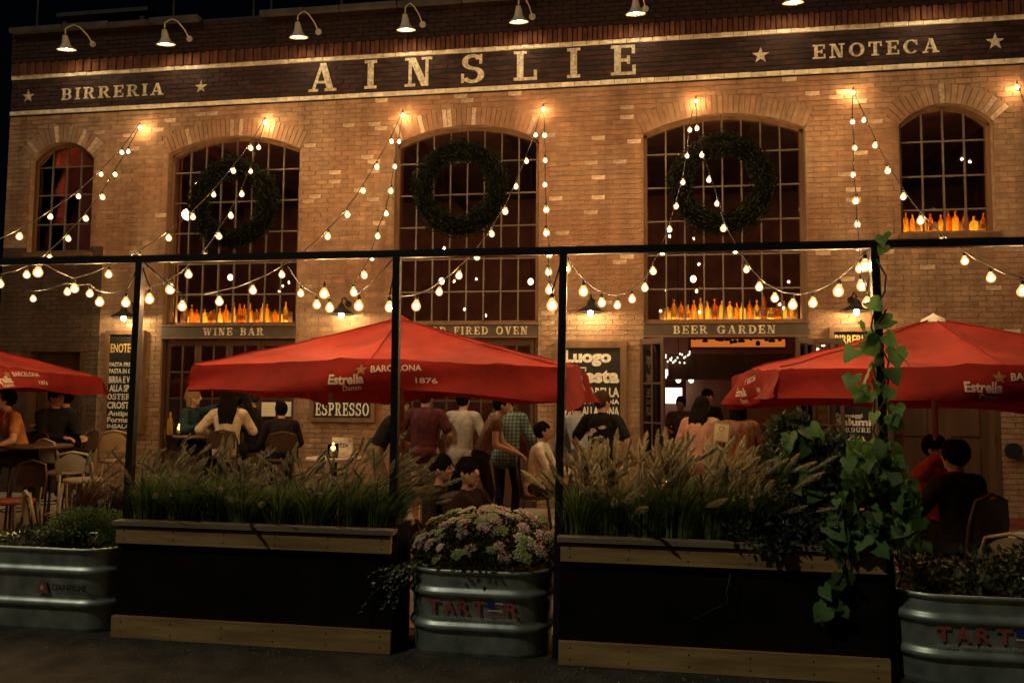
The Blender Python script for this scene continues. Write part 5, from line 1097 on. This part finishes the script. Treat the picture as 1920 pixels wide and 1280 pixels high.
# --- seated man in white blazer, standing pair, door group
xw = gx(1006, 9.7); seat('bistro_chair', 'dark chair under the guest in white blazer', 'chair', xw, 9.7, RT+.1, .46); 
person('seated person in white blazer looking down at a phone', xw, 9.7, RT-.1, (.84, .81, .70), (.05, .04, .03), DK, sit=.57, lean=.14, lf=(-.12, .45, .09), rf=(.12, .42, .09), lh=(-.06, .40, .74), rh=(.08, .42, .74), hp=-.45, loose=.012, hem=.10, skin=SKD)
t = thing('phone', 'dark phone held by the guest in white blazer', 'phone', (xw+.50, 9.68, .76)); MB().box(xw+.46, xw+.54, 9.64, 9.72, .78, .79).build('phone_body', M['black'], t); MB().box(xw+.465, xw+.535, 9.645, 9.715, .791, .792).build('screen', M['iron'], t)
person('person in light grey shirt beside the man with printed tee', gx(1096, 10.1), 10.1, .5, (.30, .31, .30), (.12, .09, .08), BRN, lean=.4, lh=(-.2, .45, .9), rh=(.15, .45, .9), sleeve=1, hp=-.2, loose=.01, face=False)
pt = person('person in black tee with white and teal print on the back', gx(1128, 9.3), 9.3, -.35, BLK, BLK, BRN, lean=.03, sleeve=.75, lh=(-.30, .12, .95), rh=(.33, .12, .98), hy=-.5, loose=.014, hem=.06, face=False, S=1.0)
pc = random.Random(4)
for i in range(9):                                       # shirt print: pale and teal patches following the back
    u, v = pc.uniform(-.10, .10), pc.uniform(-.09, .09); b_ = MB(); s1, s2 = pc.uniform(.02, .05), pc.uniform(.012, .03); n = 9
    yb = lambda a, c: -.150+.35*a*a
    b_.add([(u+s1*math.cos(k*6.283/n), yb(u+s1*math.cos(k*6.283/n), 0)-.004-.0006*i, 1.24+v+s2*math.sin(k*6.283/n)) for k in range(n)], [tuple(range(n))]); b_.build('shirt_print', cl((.10, .22, .20) if i % 3 == 0 else (.55, .55, .52), 'shirt_print'), pt, local=True)
b_ = MB(); b_.add([(-.11, -.158, 1.085), (.11, -.158, 1.085), (.11, -.158, 1.10), (-.11, -.158, 1.10)], [(0, 1, 2, 3)]); b_.build('shirt_print', cl((.55, .55, .52), 'shirt_print'), pt, local=True)
person('person in salmon top with dark hair standing by the beer garden door', gx(1306, 9.6), 9.6, -.6, (.42, .22, .15), (.04, .03, .03), DK, lean=.22, lh=(-.22, .3, .98), rh=(.28, .32, 1.02), hair='long', loose=.03, hem=.06, face=False, S=.98)
pb = person('person in brown top with dark hair facing the beer garden door', gx(1388, 9.4), 9.4, .35, (.24, .115, .055), BLK, DK, lean=.14, lh=(-.32, .30, 1.05), rh=(.28, .3, 1.0), hair='bob', loose=.03, hem=.05, face=False, S=.96)
a, b_ = at(1334, 829, 9.2), at(1367, 791, 9.2); t = thing('menu_board', 'cream menu clipboard held up between salmon and brown tops', 'menu', ((a.x+b_.x)/2, 9.2, a.z))
MB().box(a.x, b_.x, 9.2, 9.212, a.z, b_.z).build('backing', M['chair_wood'], t); MB().box(a.x+.02, b_.x-.02, 9.194, 9.199, a.z+.02, b_.z-.02).build('sheet', pm('menu_sheet', (.66, .58, .34), .8), t)
eb = MB().lathe([(.022, 0), (.032, 0)], (0, 0, 0), 16).build('emblem', M['chair_wood'], t, local=True); eb.rotation_euler = (R(90), 0, 0); eb.location = (0, -.008, (b_.z-a.z)*.66)
for i in range(3): MB().box(a.x+.05, b_.x-.05, 9.1925, 9.1935, a.z+.045+.025*i, a.z+.050+.025*i).build('printed_line', M['chair_wood'], t)
t.rotation_euler = (0, R(6), 0)
person('bearded person in black standing inside the beer garden door', gx(1326, 13.4), 13.4, FC+.5, BLK, BLK, DK, sleeve=.7, lh=(-.1, .3, 1.05), rh=(.12, .3, 1.1), grp='people inside the bar', z0=.011, S=1.04)
person('person in grey tee inside the bar near the lit kitchen hatch', gx(1276, 14.4), 14.4, FC-.3, (.10, .07, .06), BLK, DK, sleeve=.7, lh=(-.1, .3, 1.05), rh=(.12, .3, 1.1), grp='people inside the bar', z0=.011, S=.97)
# --- left table
for px, Y, rz, lab, kw in ((42, 8.3, FC-.5, 'dark haired person in orange tee leaning at the dark high table', dict(shirt=(.42, .17, .06), pants=BRN, hairc=DK, sleeve=.6, lean=.3, lh=(-.25, .42, 1.0), rh=(.30, .38, 1.0), hp=-.35)),
                           (98, 8.9, RT-.2, 'dark clothed person beside the orange tee at the dark high table', dict(shirt=BLK, pants=BLK, hairc=DK, lean=.1, lh=(-.1, .4, 1.1), rh=(.15, .4, 1.1))),
                           (140, 9.2, LT+.2, 'dark clothed person facing the orange tee at the dark high table', dict(shirt=(.015, .012, .014), pants=BLK, hairc=DK, lean=.2, lh=(-.1, .4, 1.2), rh=(.15, .4, 1.1)))):
    high(px, Y, rz, lab, stool='high stool under the '+{42: 'guest in orange tee', 98: 'dark guest beside the orange tee', 140: 'dark guest facing the orange tee'}[px], **kw)
table('dark high table before the guest in orange tee', gx(75, 8.1), 8.1, 1.05, .36, 'wood_dark')
def chair_at(px, py_top, Y, rz, lab, mt, back=.42, pad=None, hs=None):
    z = at(px, py_top, Y).z; hs = hs or z-back; return seat('bistro_chair', lab, 'chair', gx(px, Y, py_top), Y, rz, hs, mt, back, True, 'terrace chairs', pad)
chair_at(122, 822, 8.3, -.3, 'cream backed chair beside the orange tee guest', 'chair_white', .36)
chair_at(158, 845, 8.0, .2, 'cream chair with wide top rail before the dark wall', 'chair_white', .30)
chair_at(222, 806, 9.9, .4, 'tan oval backed chair under the ENOTECA board', 'chair_wood', .40)
chair_at(105, 918, 6.7, -.7, 'tan chair with curved pale rim behind the herb tank', 'chair_wood', .40)
chair_at(28, 868, 7.2, FC, 'chair with dark red cushion behind the red grass', 'chair_dark', .36, 'rust')
# --- middle right table with candle, and the shaded right side
Y3 = 7.2; z3 = at(1245, 930, Y3).z; table('round table with candle behind the tan grasses', gx(1235, Y3), Y3, z3, .36, 'wood_mid'); candle('candle glass glowing behind the tan grasses', gx(1246, Y3-.1), Y3-.1, z3, 1.5)
chair_at(1190, 935, 7.5, RT, 'dark chair at the candle table on the Luogo side', 'chair_dark'); chair_at(1300, 935, 7.5, LT, 'dark chair at the candle table on the vine side', 'chair_dark')
Y4 = 6.0; z4 = at(1572, 1012, Y4).z; table('small dark table behind the vine with a candle', gx(1575, Y4), Y4, z4, .30, 'wood_dark'); candle('candle glimmering through the vine leaves', gx(1571, Y4-.1), Y4-.1, z4, 1.2)
x5 = gx(1540, 7.0); seat('bistro_chair', 'dark chair under the guest with the headband', 'chair', x5, 7.0, FC, .46); person('seated person with pale headband behind the shrub', x5, 7.0, FC+.3, (.06, .06, .06), BLK, DK, sit=.55, lean=.15, lf=(-.12, .42, .09), rf=(.12, .42, .09), lh=(-.15, .35, .8), rh=(.15, .35, .8), hp=-.2, skin=SKD, S=.97)
a = at(1405, 985, 5.75); t = thing('paper_bag', 'white paper bag glimpsed behind the dark shrub', 'bag', (a.x, 5.8, .006)); MB().box(a.x-.09, a.x+.09, 5.75, 5.9, .006, at(1405, 935, 5.75).z).build('bag_body', M['white'], t); MB().box(a.x-.092, a.x+.092, 5.748, 5.902, at(1405, 935, 5.75).z-.05, at(1405, 935, 5.75).z+.004).build('folded_top', M['white'], t)
x6 = gx(1800, 6.6); seat('bistro_chair', 'tall dark chair under the guest in black beside the umbrella pole', 'chair', x6, 6.6, .5, .46, 'chair_dark', .50)
person('seated person in black seen from behind beside the umbrella pole', x6, 6.6, .55, BLK, BLK, DK, sit=.56, lean=.08, lf=(-.12, .42, .09), rf=(.12, .42, .09), lh=(-.2, .4, .8), rh=(.25, .35, .8), face=False, loose=.02)
x7 = gx(1738, 7.6); seat('bistro_chair', 'dark chair under the guest in red top', 'chair', x7, 7.6, FC+.3, .46)
person('seated person in red top half hidden by the umbrella pole', x7, 7.6, FC+.6, (.40, .06, .04), BLK, DK, sit=.56, lean=.1, lf=(-.12, .42, .09), rf=(.12, .42, .09), lh=(-.2, .4, .8), rh=(.05, .25, 1.1), skin=SKD)
table('white topped table beside the guest in black', gx(1905, 6.9), 6.9, at(1900, 985, 6.9).z, .42); chair_at(1888, 992, 6.2, -.3, 'brown oval backed chair before the white topped table', 'chair_wood', .40)
